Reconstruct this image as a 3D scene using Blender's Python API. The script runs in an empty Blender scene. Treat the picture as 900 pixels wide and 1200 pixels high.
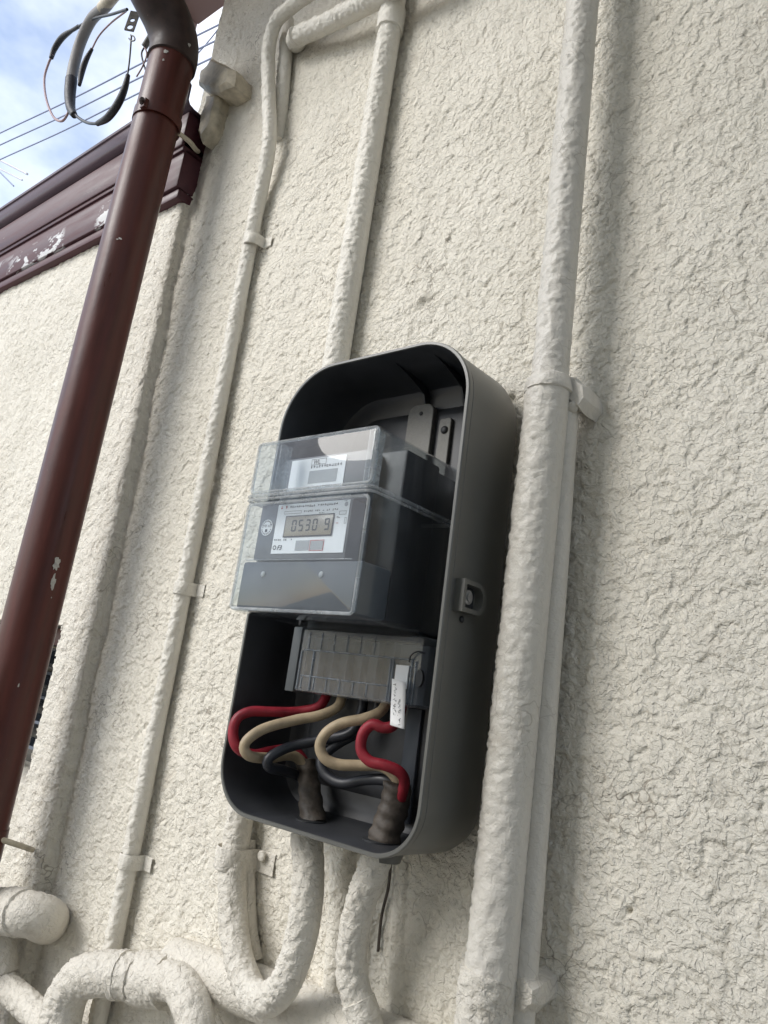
import bpy, bmesh, math, random
import numpy as np
from mathutils import Vector, Matrix

random.seed(7)
C = bpy.context.scene.collection
R = math.radians
SC = bpy.context.scene

# ------------------------------------------------------------------ camera
CAM = Vector((0.0, -0.6, 1.65))
A_X = Vector((0.77701, 0.61529, 0.13296))     # camera right, in world axes
A_Y = Vector((0.04847, -0.26907, 0.96190))    # camera up
A_F = Vector((-0.62762, 0.74096, 0.23890))    # camera forward
FPX = 880.43
cam = bpy.data.cameras.new('camera')
cam.sensor_fit = 'VERTICAL'
cam.sensor_height = 36.0
cam.lens = FPX / 1200.0 * 36.0
cam.clip_start = 0.01
cam.clip_end = 2000
cam.dof.use_dof = False
co = bpy.data.objects.new('camera', cam)
C.objects.link(co)
m3 = Matrix((A_X, A_Y, -A_F)).transposed()
co.matrix_world = Matrix.Translation(CAM) @ m3.to_4x4()
SC.camera = co
SC.render.resolution_x, SC.render.resolution_y = 768, 1024

# ------------------------------------------------------------------ sky + sun
SUN_DIR = Vector((-0.50, -0.87, 0.74)).normalized()      # towards the sun
el = math.asin(SUN_DIR.z)
W = bpy.data.worlds.new('World')
SC.world = W
W.use_nodes = True
nt = W.node_tree
nt.nodes.clear()
N = nt.nodes.new
out = N('ShaderNodeOutputWorld')
bg = N('ShaderNodeBackground')
sky = N('ShaderNodeTexSky')
sky.sky_type = 'NISHITA'
sky.sun_disc = False
sky.sun_elevation = el
sky.sun_rotation = math.atan2(SUN_DIR.x, SUN_DIR.y)
sky.air_density = 1.0
sky.dust_density = 1.0
sky.ozone_density = 2.0
tc = N('ShaderNodeTexCoord')
mp = N('ShaderNodeMapping')
mp.inputs['Scale'].default_value = (1.0, 1.0, 1.7)
mp.inputs['Location'].default_value = (0.35, 0.1, 0.2)
nz = N('ShaderNodeTexNoise')
nz.inputs['Scale'].default_value = 1.7
nz.inputs['Detail'].default_value = 7
nz.inputs['Roughness'].default_value = 0.52
rp = N('ShaderNodeValToRGB')
rp.color_ramp.elements[0].position = 0.45
rp.color_ramp.elements[1].position = 0.74
mix = N('ShaderNodeMixRGB')
mix.inputs['Color2'].default_value = (9.6, 9.7, 9.9, 1)
nt.links.new(tc.outputs['Generated'], mp.inputs['Vector'])
nt.links.new(mp.outputs['Vector'], nz.inputs['Vector'])
nt.links.new(nz.outputs['Fac'], rp.inputs['Fac'])
nt.links.new(rp.outputs['Color'], mix.inputs['Fac'])
nt.links.new(sky.outputs['Color'], mix.inputs['Color1'])
nt.links.new(mix.outputs['Color'], bg.inputs['Color'])
bg.inputs['Strength'].default_value = 0.135
nt.links.new(bg.outputs['Background'], out.inputs['Surface'])

sl = bpy.data.lights.new('sun', 'SUN')
sl.energy = 1.35
sl.angle = R(30)
sl.color = (1.0, 0.97, 0.92)
so = bpy.data.objects.new('sun', sl)
C.objects.link(so)
so.rotation_euler = (-SUN_DIR).to_track_quat('-Z', 'Y').to_euler()
so.location = (-3, -4, 6)
SC.view_settings.view_transform = 'Standard'
SC.view_settings.look = 'None'
SC.view_settings.gamma = 1.0
SC.view_settings.exposure = 0.84

# ------------------------------------------------------------------ helpers
def P(px, py, d):
    """photo pixel -> world point on the plane d metres in front of the camera (parallel to the wall)"""
    v = A_X * ((px - 450) / FPX) + A_Y * ((600 - py) / FPX) + A_F
    v = v / v.y
    return Vector((v.x * d, CAM.y + d, CAM.z + v.z * d))

Z0 = CAM.z
_rng = np.random.RandomState(11)
_perm = _rng.permutation(4096)
_perm = np.concatenate([_perm, _perm, _perm])
_g = _rng.normal(size=(4096, 3))
_g /= np.linalg.norm(_g, axis=1)[:, None]
_g = _g.astype(np.float32)

def perlin(p, f=1.0, off=0.0):
    p = np.asarray(p, dtype=np.float64) * f + off + 500.0
    i = np.floor(p).astype(np.int64)
    t = (p - i).astype(np.float32)
    i &= 1023
    w = t * t * t * (t * (t * 6 - 15) + 10)
    res = 0
    for dx in (0, 1):
        wx = w[:, 0] if dx else 1 - w[:, 0]
        hx = _perm[i[:, 0] + dx]
        for dy in (0, 1):
            wy = w[:, 1] if dy else 1 - w[:, 1]
            hy = _perm[hx + i[:, 1] + dy]
            for dz in (0, 1):
                wz = w[:, 2] if dz else 1 - w[:, 2]
                g = _g[_perm[hy + i[:, 2] + dz]]
                dot = g[:, 0] * (t[:, 0] - dx) + g[:, 1] * (t[:, 1] - dy) + g[:, 2] * (t[:, 2] - dz)
                res = res + wx * wy * wz * dot
    return res * 1.6

def sst(a, b, x):
    t = np.clip((x - a) / (b - a), 0, 1)
    return t * t * (3 - 2 * t)

def stucco(p, rough=1.0):
    """height in metres of the sprayed, trowelled stucco at points p (n,3)"""
    w1 = perlin(p, 55, 3.1)
    w2 = perlin(p, 55, 17.7)
    w3 = perlin(p, 190, 5.7)
    w4 = perlin(p, 190, 25.7)
    q = p + np.stack([w1 * .006 + w3 * .0020, w1 * .002, w2 * .006 + w4 * .0020], axis=1)
    n1 = perlin(q, 58, 9.3)
    n2 = perlin(q, 140, 31.2)
    n3 = perlin(q, 260, 51.9)
    patch = perlin(p, 11, 77.0)
    isl = sst(-.015, .03, n1 - .03 - .18 * patch)          # trowelled flat islands with torn edges
    lip = np.exp(-((n1 - .03 - .18 * patch - .035) / .035) ** 2)
    rgh = .0006 * sst(-.05, .07, n2) + .0006 * n3
    h = .0011 * isl + .0003 * lip + rgh * (1 - .60 * isl)
    h -= .0010 * np.exp(-(perlin(q, 75, 91.0) / .028) ** 2) * sst(-.05, .2, w4 + patch * .5)
    h += .0008 * perlin(p, 17, 40.5)
    return h * rough * 1.12

def mesh_np(name, v, q):
    me = bpy.data.meshes.new(name)
    nv, nq = len(v), len(q)
    me.vertices.add(nv)
    me.vertices.foreach_set('co', np.asarray(v, np.float32).ravel())
    me.loops.add(nq * 4)
    me.loops.foreach_set('vertex_index', np.asarray(q, np.int32).ravel())
    me.polygons.add(nq)
    me.polygons.foreach_set('loop_start', np.arange(0, nq * 4, 4, dtype=np.int32))
    me.polygons.foreach_set('loop_total', np.full(nq, 4, np.int32))
    me.update(calc_edges=True)
    me.validate()
    return me

def link(name, me, mat, parent=None, smooth=None):
    if mat is not None:
        me.materials.append(mat)
    if smooth is not None:
        me.polygons.foreach_set('use_smooth', np.ones(len(me.polygons), bool))
        if smooth < 179:
            me.set_sharp_from_angle(angle=R(smooth))
    o = bpy.data.objects.new(name, me)
    C.objects.link(o)
    if parent is not None:
        o.parent = parent
        o.matrix_parent_inverse = PINV[parent.name]
    return o

PINV = {}
def thing(name, label, cat, loc, group=None):
    o = bpy.data.objects.new(name, None)
    C.objects.link(o)
    o.empty_display_size = .02
    o.location = loc
    PINV[o.name] = Matrix.Translation(-Vector(loc))
    tag(o, label, cat, group)
    return o

def tag(o, label, cat, group=None):
    o['label'] = label
    o['category'] = cat
    if group:
        o['group'] = group
    if o.name not in PINV:
        PINV[o.name] = Matrix.Identity(4)
    return o

def bm_link(name, bm, mat, parent=None, smooth=35):
    bmesh.ops.recalc_face_normals(bm, faces=bm.faces)
    me = bpy.data.meshes.new(name)
    bm.to_mesh(me)
    bm.free()
    return link(name, me, mat, parent, smooth)

def box_bm(bm, x0, x1, y0, y1, z0, z1, bev=0.0, seg=2, mtx=None):
    r = bmesh.ops.create_cube(bm, size=1)
    vs = r['verts']
    for v in vs:
        v.co = Vector(((x0 + x1) / 2 + v.co.x * (x1 - x0), (y0 + y1) / 2 + v.co.y * (y1 - y0), (z0 + z1) / 2 + v.co.z * (z1 - z0)))
    if mtx is not None:
        for v in vs:
            v.co = mtx @ v.co
    if bev > 0:
        es = list({e for v in vs for e in v.link_edges})
        bmesh.ops.bevel(bm, geom=es, offset=bev, segments=seg, profile=.5, affect='EDGES')

def box(name, x0, x1, y0, y1, z0, z1, mat, parent=None, bev=.0008, smooth=35, mtx=None, seg=2):
    bm = bmesh.new()
    box_bm(bm, x0, x1, y0, y1, z0, z1, bev, seg, mtx)
    return bm_link(name, bm, mat, parent, smooth)

def catmull(pts, step):
    pts = [np.array(p, float) for p in pts]
    if len(pts) == 2:
        n = max(2, int(np.linalg.norm(pts[1] - pts[0]) / step) + 1)
        return np.array([pts[0] + (pts[1] - pts[0]) * t for t in np.linspace(0, 1, n)])
    e = [2 * pts[0] - pts[1]] + pts + [2 * pts[-1] - pts[-2]]
    dense = []
    for i in range(1, len(e) - 2):
        p0, p1, p2, p3 = e[i - 1:i + 3]
        for t in np.linspace(0, 1, 24, endpoint=False):
            dense.append(.5 * ((2 * p1) + (-p0 + p2) * t + (2 * p0 - 5 * p1 + 4 * p2 - p3) * t ** 2 + (-p0 + 3 * p1 - 3 * p2 + p3) * t ** 3))
    dense.append(e[-2])
    dense = np.array(dense)
    s = np.concatenate([[0], np.cumsum(np.linalg.norm(np.diff(dense, axis=0), axis=1))])
    n = max(3, int(s[-1] / step) + 1)
    t = np.linspace(0, s[-1], n)
    return np.stack([np.interp(t, s, dense[:, k]) for k in range(3)], axis=1)

def tube(name, pts, r, mat, parent=None, step=.004, sides=24, disp=None, rfun=None, cap=True, lin=False):
    """swept tube; disp(points, normals) -> outward offset; rfun(s01) -> radius factor"""
    if lin:
        c = np.array([np.array(p, float) for p in pts])
    else:
        c = catmull(pts, step)
    n = len(c)
    tan = np.gradient(c, axis=0)
    tan /= np.linalg.norm(tan, axis=1)[:, None]
    up = np.array([0, 0, 1.0]) if abs(tan[0][2]) < .9 else np.array([1.0, 0, 0])
    u = np.cross(tan[0], up); u /= np.linalg.norm(u)
    us = [u]
    for i in range(1, n):
        u = us[-1] - tan[i] * np.dot(us[-1], tan[i])
        u /= np.linalg.norm(u)
        us.append(u)
    us = np.array(us)
    ws = np.cross(tan, us)
    a = np.linspace(0, 2 * np.pi, sides, endpoint=False)
    nor = us[:, None, :] * np.cos(a)[None, :, None] + ws[:, None, :] * np.sin(a)[None, :, None]
    rr = np.full(n, r) if rfun is None else r * np.array([rfun(s) for s in np.linspace(0, 1, n)])
    v = c[:, None, :] + nor * rr[:, None, None]
    V = v.reshape(-1, 3); NN = nor.reshape(-1, 3)
    if disp is not None:
        V = V + NN * disp(V, NN)[:, None]
    i = np.arange(n - 1)[:, None]; j = np.arange(sides)[None, :]
    j2 = (j + 1) % sides
    q = np.stack([i * sides + j, (i + 1) * sides + j, (i + 1) * sides + j2, i * sides + j2], axis=-1).reshape(-1, 4)
    if cap:
        # shrink rings close the ends
        for end, ring in ((0, np.arange(sides)), (1, (n - 1) * sides + np.arange(sides))):
            base = len(V)
            ctr = V[ring].mean(axis=0)
            sgn = -1 if end == 0 else 1
            r1 = ctr + (V[ring] - ctr) * .8 + sgn * tan[0 if end == 0 else -1] * r * .06
            r2 = ctr + (V[ring] - ctr) * .02 + sgn * tan[0 if end == 0 else -1] * r * .08
            V = np.concatenate([V, r1, r2])
            jj = np.arange(sides); jn = (jj + 1) % sides
            if end == 0:
                q = np.concatenate([q, np.stack([ring[jj], ring[jn], base + jn, base + jj], 1),
                                    np.stack([base + jj, base + jn, base + sides + jn, base + sides + jj], 1)])
            else:
                q = np.concatenate([q, np.stack([ring[jn], ring[jj], base + jj, base + jn], 1),
                                    np.stack([base + jn, base + jj, base + sides + jj, base + sides + jn], 1)])
    me = mesh_np(name, V, q)
    return link(name, me, mat, parent, 60)

def rough_paint(k=1.0):
    """old spray render: coarse where the gun could reach, smoother behind"""
    def f(V, NN):
        d = NN @ np.array([-.62, -.74, .25])
        m = .22 + .78 * sst(-.35, .35, d)
        n1 = perlin(V, 170, 8.8)
        n2 = perlin(V, 330, 2.2)
        h = .0010 * sst(-.06, .10, n1) + .0012 * n2 + .0005 * perlin(V, 60, 4.4)
        return h * m * k
    return f

def nodes(name):
    m = bpy.data.materials.new(name)
    m.use_nodes = True
    t = m.node_tree
    b = t.nodes['Principled BSDF']
    return m, t, b, t.nodes.new, t.links.new

def ramp(N_, stops):
    r = N_('ShaderNodeValToRGB')
    e = r.color_ramp.elements
    while len(e) < len(stops):
        e.new(.5)
    for k, (p, c) in enumerate(stops):
        e[k].position = p
        e[k].color = (*c, 1) if len(c) == 3 else c
    return r

def noise(N_, L, scale, detail=4, rough=.55, vec=None, dist=0):
    n = N_('ShaderNodeTexNoise')
    n.inputs['Scale'].default_value = scale
    n.inputs['Detail'].default_value = detail
    n.inputs['Roughness'].default_value = rough
    n.inputs['Distortion'].default_value = dist
    if vec is not None:
        L(vec, n.inputs['Vector'])
    return n

def geo_pos(N_):
    return N_('ShaderNodeNewGeometry').outputs['Position']

def mat_stucco(name, c0, c1, stain=(.36, .31, .24), stain_amt=.5, rough=.72, bump=.85, crack=.6):
    m, t, b, N_, L = nodes(name)
    pos = geo_pos(N_)
    n = noise(N_, L, 3.0, 3, .6, pos)
    r = ramp(N_, [(.35, c0), (.65, c1)])
    L(n.outputs['Fac'], r.inputs['Fac'])
    n2 = noise(N_, L, 26, 4, .65, pos, .6)
    r2 = ramp(N_, [(.60, (0, 0, 0)), (.82, (stain_amt,) * 3)])
    L(n2.outputs['Fac'], r2.inputs['Fac'])
    mx = N_('ShaderNodeMixRGB')
    L(r2.outputs['Color'], mx.inputs['Fac'])
    L(r.outputs['Color'], mx.inputs['Color1'])
    mx.inputs['Color2'].default_value = (*stain, 1)
    # rain streaks
    mps = N_('ShaderNodeMapping'); mps.inputs['Scale'].default_value = (34, 34, 1.6)
    L(pos, mps.inputs['Vector'])
    ns = noise(N_, L, 1.0, 3, .6, mps.outputs['Vector'])
    rs = ramp(N_, [(.52, (0, 0, 0)), (.80, (.30,) * 3)])
    L(ns.outputs['Fac'], rs.inputs['Fac'])
    mxs = N_('ShaderNodeMixRGB')
    L(rs.outputs['Color'], mxs.inputs['Fac']); L(mx.outputs['Color'], mxs.inputs['Color1'])
    mxs.inputs['Color2'].default_value = (.40, .37, .31, 1)
    # hairline cracks
    nd = noise(N_, L, 40, 1, .6, pos)
    va = N_('ShaderNodeVectorMath'); va.operation = 'MULTIPLY_ADD'
    L(nd.outputs['Color'], va.inputs[0]); va.inputs[1].default_value = (.05, .05, .05); L(pos, va.inputs[2])
    vo = N_('ShaderNodeTexVoronoi'); vo.feature = 'DISTANCE_TO_EDGE'; vo.inputs['Scale'].default_value = 42
    L(va.outputs[0], vo.inputs['Vector'])
    rv = ramp(N_, [(.008, (1, 1, 1)), (.028, (0, 0, 0))])
    L(vo.outputs['Distance'], rv.inputs['Fac'])
    nk = noise(N_, L, 9, 2, .6, pos)
    rk = ramp(N_, [(.50, (0, 0, 0)), (.64, (crack,) * 3)])
    L(nk.outputs['Fac'], rk.inputs['Fac'])
    mk = N_('ShaderNodeMath'); mk.operation = 'MULTIPLY'
    L(rv.outputs['Color'], mk.inputs[0]); L(rk.outputs['Color'], mk.inputs[1])
    mxk = N_('ShaderNodeMixRGB')
    L(mk.outputs[0], mxk.inputs['Fac']); L(mxs.outputs['Color'], mxk.inputs['Color1'])
    mxk.inputs['Color2'].default_value = (.17, .135, .095, 1)
    mx = mxk
    # pin-hole dirt specks
    n3 = noise(N_, L, 210, 2, .5, pos)
    r3 = ramp(N_, [(.77, (0, 0, 0)), (.84, (.55,) * 3)])
    L(n3.outputs['Fac'], r3.inputs['Fac'])
    mx2 = N_('ShaderNodeMixRGB')
    L(r3.outputs['Color'], mx2.inputs['Fac'])
    L(mx.outputs['Color'], mx2.inputs['Color1'])
    mx2.inputs['Color2'].default_value = (.20, .17, .13, 1)
    L(mx2.outputs['Color'], b.inputs['Base Color'])
    b.inputs['Roughness'].default_value = rough
    b.inputs['Specular IOR Level'].default_value = .35
    # fine relief: sharp-edged torn plaster plus sand grain
    a = noise(N_, L, 330, 2, .6, pos, .5)
    c = noise(N_, L, 900, 1, .6, pos)
    k1 = noise(N_, L, 88, 2, .5, pos, .8)
    kr = ramp(N_, [(.40, (0, 0, 0)), (.492, (.18,) * 3), (.506, (.92,) * 3), (.56, (1, 1, 1))])
    L(k1.outputs['Fac'], kr.inputs['Fac'])
    k2 = noise(N_, L, 180, 1, .5, pos, .5)
    kr2 = ramp(N_, [(.40, (0, 0, 0)), (.485, (.10,) * 3), (.505, (.50,) * 3), (.58, (.6,) * 3)])
    L(k2.outputs['Fac'], kr2.inputs['Fac'])
    ad0 = N_('ShaderNodeMath'); ad0.operation = 'MULTIPLY_ADD'
    L(c.outputs['Fac'], ad0.inputs[0]); ad0.inputs[1].default_value = .30
    L(a.outputs['Fac'], ad0.inputs[2])
    ad1 = N_('ShaderNodeMath'); ad1.operation = 'ADD'
    L(kr.outputs['Color'], ad1.inputs[0]); L(kr2.outputs['Color'], ad1.inputs[1])
    ad = N_('ShaderNodeMath'); ad.operation = 'MULTIPLY_ADD'
    L(ad1.outputs[0], ad.inputs[0]); ad.inputs[1].default_value = 1.0
    L(ad0.outputs[0], ad.inputs[2])
    bp = N_('ShaderNodeBump')
    bp.inputs['Strength'].default_value = bump
    bp.inputs['Distance'].default_value = .0014
    L(ad.outputs[0], bp.inputs['Height'])
    L(bp.outputs['Normal'], b.inputs['Normal'])
    return m

def mat_plain(name, col, rough=.5, spec=.5, metal=0, var=.15, vscale=40, bump=.0, bscale=400, coat=0):
    m, t, b, N_, L = nodes(name)
    pos = geo_pos(N_)
    n = noise(N_, L, vscale, 5, .6, pos)
    r = ramp(N_, [(.3, tuple(x * (1 - var) for x in col)), (.7, tuple(min(1, x * (1 + var)) for x in col))])
    L(n.outputs['Fac'], r.inputs['Fac'])
    L(r.outputs['Color'], b.inputs['Base Color'])
    rr = ramp(N_, [(.3, (rough * .85,) * 3), (.7, (min(1, rough * 1.15),) * 3)])
    L(n.outputs['Fac'], rr.inputs['Fac'])
    L(rr.outputs['Color'], b.inputs['Roughness'])
    b.inputs['Specular IOR Level'].default_value = spec
    b.inputs['Metallic'].default_value = metal
    b.inputs['Coat Weight'].default_value = coat
    if bump:
        k = noise(N_, L, bscale, 3, .55, pos)
        bp = N_('ShaderNodeBump')
        bp.inputs['Strength'].default_value = bump
        bp.inputs['Distance'].default_value = .001
        L(k.outputs['Fac'], bp.inputs['Height'])
        L(bp.outputs['Normal'], b.inputs['Normal'])
    return m

def mat_maroon(name, base, base2, chip_lo, chip_hi, chip_stretch=(1, 1, 1), xlim=None, zlim=None, stretch=(1, 1, .12), chip=(.62, .59, .52), rough=.38, mask_scale=5, mask=(.52, .60)):
    m, t, b, N_, L = nodes(name)
    pos = geo_pos(N_)
    mp = N_('ShaderNodeMapping')
    mp.inputs['Scale'].default_value = stretch
    L(pos, mp.inputs['Vector'])
    n = noise(N_, L, 60, 5, .6, mp.outputs['Vector'])
    r = ramp(N_, [(.35, base), (.68, base2)])
    L(n.outputs['Fac'], r.inputs['Fac'])
    mp2 = N_('ShaderNodeMapping')
    mp2.inputs['Scale'].default_value = chip_stretch
    L(pos, mp2.inputs['Vector'])
    c = noise(N_, L, 95, 6, .62, mp2.outputs['Vector'], .4)
    rc = ramp(N_, [(chip_lo, (0, 0, 0)), (chip_hi, (1, 1, 1))])
    L(c.outputs['Fac'], rc.inputs['Fac'])
    k = noise(N_, L, mask_scale, 2, .5, pos)
    rk = ramp(N_, [(mask[0], (0, 0, 0)), (mask[1], (1, 1, 1))])
    L(k.outputs['Fac'], rk.inputs['Fac'])
    mu = N_('ShaderNodeMath'); mu.operation = 'MULTIPLY'
    L(rc.outputs['Color'], mu.inputs[0]); L(rk.outputs['Color'], mu.inputs[1])
    if xlim:
        sx = N_('ShaderNodeSeparateXYZ'); L(pos, sx.inputs[0])
        mr = N_('ShaderNodeMapRange'); mr.inputs[1].default_value = xlim[0]; mr.inputs[2].default_value = xlim[1]
        mr.inputs[3].default_value = 1; mr.inputs[4].default_value = 0
        L(sx.outputs['X'], mr.inputs[0])
        mu0 = mu; mu = N_('ShaderNodeMath'); mu.operation = 'MULTIPLY'
        L(mu0.outputs[0], mu.inputs[0]); L(mr.outputs[0], mu.inputs[1])
        mr = N_('ShaderNodeMapRange'); mr.inputs[1].default_value = zlim[0]; mr.inputs[2].default_value = zlim[1]
        mr.inputs[3].default_value = 1; mr.inputs[4].default_value = 0
        L(sx.outputs['Z'], mr.inputs[0])
        mu0 = mu; mu = N_('ShaderNodeMath'); mu.operation = 'MULTIPLY'
        L(mu0.outputs[0], mu.inputs[0]); L(mr.outputs[0], mu.inputs[1])
    mx = N_('ShaderNodeMixRGB')
    L(mu.outputs[0], mx.inputs['Fac'])
    L(r.outputs['Color'], mx.inputs['Color1'])
    mx.inputs['Color2'].default_value = (*chip, 1)
    L(mx.outputs['Color'], b.inputs['Base Color'])
    rr = ramp(N_, [(.3, (rough * .7,) * 3), (.7, (rough * 1.3,) * 3)])
    L(n.outputs['Fac'], rr.inputs['Fac'])
    L(rr.outputs['Color'], b.inputs['Roughness'])
    b.inputs['Specular IOR Level'].default_value = .32
    bp = N_('ShaderNodeBump')
    bp.inputs['Strength'].default_value = .25
    bp.inputs['Distance'].default_value = .001
    L(c.outputs['Fac'], bp.inputs['Height'])
    L(bp.outputs['Normal'], b.inputs['Normal'])
    return m

def mat_clear(name, tint=(.93, .95, .96), haze=.06, hazecol=(.75, .78, .8), gloss=.05, ior=1.5):
    m = bpy.data.materials.new(name)
    m.use_nodes = True
    t = m.node_tree
    t.nodes.clear()
    N_, L = t.nodes.new, t.links.new
    o = N_('ShaderNodeOutputMaterial')
    tr = N_('ShaderNodeBsdfTransparent'); tr.inputs['Color'].default_value = (*tint, 1)
    gl = N_('ShaderNodeBsdfGlossy'); gl.inputs['Roughness'].default_value = gloss
    df = N_('ShaderNodeBsdfDiffuse'); df.inputs['Color'].default_value = (*hazecol, 1)
    fr = N_('ShaderNodeFresnel'); fr.inputs['IOR'].default_value = ior
    pos = geo_pos(N_)
    n = noise(N_, L, 35, 6, .65, pos, 1.0)
    r = ramp(N_, [(.3, (haze * .5,) * 3), (.75, (haze * 1.7,) * 3)])
    L(n.outputs['Fac'], r.inputs['Fac'])
    m1 = N_('ShaderNodeMixShader'); m2 = N_('ShaderNodeMixShader')
    L(r.outputs['Color'], m1.inputs['Fac']); L(tr.outputs[0], m1.inputs[1]); L(df.outputs[0], m1.inputs[2])
    bf = N_('ShaderNodeNewGeometry').outputs['Backfacing']
    inv = N_('ShaderNodeMath'); inv.operation = 'SUBTRACT'; inv.inputs[0].default_value = 1.0
    L(bf, inv.inputs[1])
    fm = N_('ShaderNodeMath'); fm.operation = 'MULTIPLY'
    L(fr.outputs[0], fm.inputs[0]); L(inv.outputs[0], fm.inputs[1])
    L(fm.outputs[0], m2.inputs['Fac']); L(m1.outputs[0], m2.inputs[1]); L(gl.outputs[0], m2.inputs[2])
    L(m2.outputs[0], o.inputs['Surface'])
    return m

M_WALL = mat_stucco('stucco_cream', (.69, .652, .562), (.76, .722, .632))
M_PIPEPAINT = mat_stucco('painted_conduit', (.66, .63, .56), (.74, .71, .635), stain_amt=.4, rough=.5, bump=.45, crack=.2)
M_PIPESMOOTH = mat_stucco('thick_gloss_paint', (.57, .545, .485), (.65, .62, .56), stain_amt=.5, rough=.42, bump=.30, crack=.4)
M_DIRTY = mat_stucco('dirty_painted_conduit', (.58, .545, .475), (.69, .655, .58), stain_amt=.7, rough=.6, bump=.7, crack=.3)
M_SPOUT = mat_maroon('maroon_downspout', (.056, .017, .013), (.090, .023, .017), .69, .72, mask=(.58, .66))
M_ELBOW = mat_maroon('grimy_maroon_elbow', (.030, .020, .018), (.055, .035, .030), .64, .69, stretch=(1, 1, 1), mask=(.56, .62), rough=.5)
M_EAVE = mat_maroon('maroon_eave_paint', (.060, .018, .024), (.085, .026, .034), .72, .76, stretch=(.1, 1, 1), rough=.4)
M_EAVE_FLAKE = mat_maroon('flaking_maroon_paint', (.062, .020, .028), (.09, .03, .038), .505, .53, chip_stretch=(.25, 1, .55), xlim=(-1.2, -1.12), zlim=(Z0 + .800, Z0 + .822), stretch=(.1, 1, 1), rough=.45, mask_scale=5, mask=(.40, .46), chip=(.66, .66, .66))
M_GUTTER = mat_maroon('dark_gutter_paint', (.060, .030, .042), (.095, .055, .070), .74, .8, stretch=(.1, 1, 1), rough=.4)
M_BOX = mat_plain('olive_grey_plastic', (.118, .118, .107), .36, .5, var=.10, vscale=14, bump=.06, bscale=1500)
M_BOXIN = mat_plain('charcoal_box_inside', (.034, .036, .040), .42, .45, var=.25, vscale=20, bump=.06, bscale=1500)
M_DARKPL = mat_plain('charcoal_plastic', (.030, .032, .035), .5, .3, var=.12)
M_BODY = mat_plain('black_meter_body', (.012, .012, .014), .4, .5, var=.1)
M_GREYPL = mat_plain('grey_meter_plastic', (.105, .108, .115), .45, .5, var=.06)
M_PANEL = mat_plain('slate_panel_plastic', (.075, .085, .10), .5, .25, var=.06)
M_FLANGE = mat_plain('grey_flange_plastic', (.10, .11, .115), .6, .2, var=.08)
M_LABEL = mat_plain('white_label_print', (.80, .81, .82), .5, .4, var=.03)
M_INK = mat_plain('dark_print', (.05, .05, .055), .6, .3, var=.05)
M_INKGREY = mat_plain('grey_print', (.38, .39, .40), .6, .3, var=.05)
M_INKRED = mat_plain('red_print', (.50, .06, .06), .6, .3, var=.05)
M_LCD = mat_plain('lcd_glass', (.27, .235, .175), .25, .5, var=.05)
M_LCDSEG = mat_plain('lcd_segment', (.035, .032, .026), .4, .4, var=.05)
M_CLEAR = mat_clear('clear_polycarbonate', haze=.03, hazecol=(.75, .76, .77), ior=1.45, gloss=.025)
M_CLEAR2 = mat_clear('cloudy_polycarbonate', (.82, .84, .86), .17, (.55, .58, .61), .12, 1.32)
M_RIBDIM = mat_clear('dim_moulded_rib', (.75, .78, .82), .30, (.42, .46, .50), .15, 1.3)
M_RIBCLEAR = mat_clear('clear_edge_plastic', (.86, .88, .89), .26, (.78, .80, .81), .08, 1.55)
M_STEEL = mat_plain('weathered_zinc', (.14, .137, .125), .55, .5, metal=.35, var=.25, vscale=120, bump=.25, bscale=700)
M_SCREW = mat_plain('plated_screw', (.45, .45, .45), .35, .5, metal=.7, var=.2, vscale=200)
M_REDW = mat_plain('red_cable', (.25, .014, .026), .5, .4, var=.3, vscale=70, bump=.15, bscale=300)
M_BEIGEW = mat_plain('beige_cable', (.40, .315, .205), .5, .4, var=.22, vscale=70, bump=.15, bscale=300)
M_BLACKW = mat_plain('black_cable', (.018, .020, .026), .42, .5, var=.2, vscale=60)
M_TAPE = mat_plain('brown_cable_tape', (.068, .056, .045), .6, .4, var=.45, vscale=90, bump=.5, bscale=300)
M_PAPER = mat_plain('white_paper', (.78, .77, .76), .75, .2, var=.03)
M_GREYCABLE = mat_plain('grey_cable_sheath', (.23, .225, .22), .55, .4, var=.12, vscale=40)
M_BLKTAPE = mat_plain('black_vinyl_tape', (.030, .030, .034), .5, .4, var=.3, vscale=200, bump=.5, bscale=350)
M_PINKW = mat_plain('faded_pink_wire', (.36, .25, .25), .5, .4, var=.15)
M_OLDSHEET = mat_plain('dirty_beige_sheet', (.52, .465, .36), .5, .4, var=.4, vscale=35, bump=.4, bscale=180)
M_SOFFIT = mat_plain('dusty_pink_soffit', (.36, .235, .20), .7, .3, var=.06, vscale=8)
M_OVERHEAD = mat_plain('overhead_cable', (.26, .29, .40), .6, .3, var=.1)
M_CHIP = mat_plain('bare_pale_patch', (.42, .41, .38), .7, .3, var=.25, vscale=250, bump=.4, bscale=500)
M_PALE = mat_plain('pale_painted_steel', (.62, .60, .62), .5, .4, var=.05)
M_GLASS_DARK = mat_plain('dark_louvre_glass', (.020, .024, .030), .15, .5, var=.3, vscale=20)
M_FRAME = mat_plain('brown_window_frame', (.10, .035, .028), .45, .5, var=.15)
M_GROUND = mat_plain('concrete_paving', (.34, .33, .31), .85, .3, var=.2, vscale=3, bump=.4, bscale=120)
M_ROOF = mat_plain('grey_roof_sheet', (.16, .16, .17), .5, .4, var=.12, vscale=6)

# ------------------------------------------------------------------ ground
bm = bmesh.new()
bmesh.ops.create_grid(bm, x_segments=40, y_segments=40, size=400)
g = bm_link('ground', bm, M_GROUND, None, None)
g['kind'] = 'structure'

# ------------------------------------------------------------------ unseen house block, added behind the camera to darken the wall's right side
nb = box('added_shade_block', -1.0, 7.0, -6.0, -1.75, 0, 5.2, None, None, bev=.02)
nb.data.materials.append(M_WALL)
tag(nb, 'plain unseen block added behind the camera to shade the wall', 'light blocker')

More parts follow.
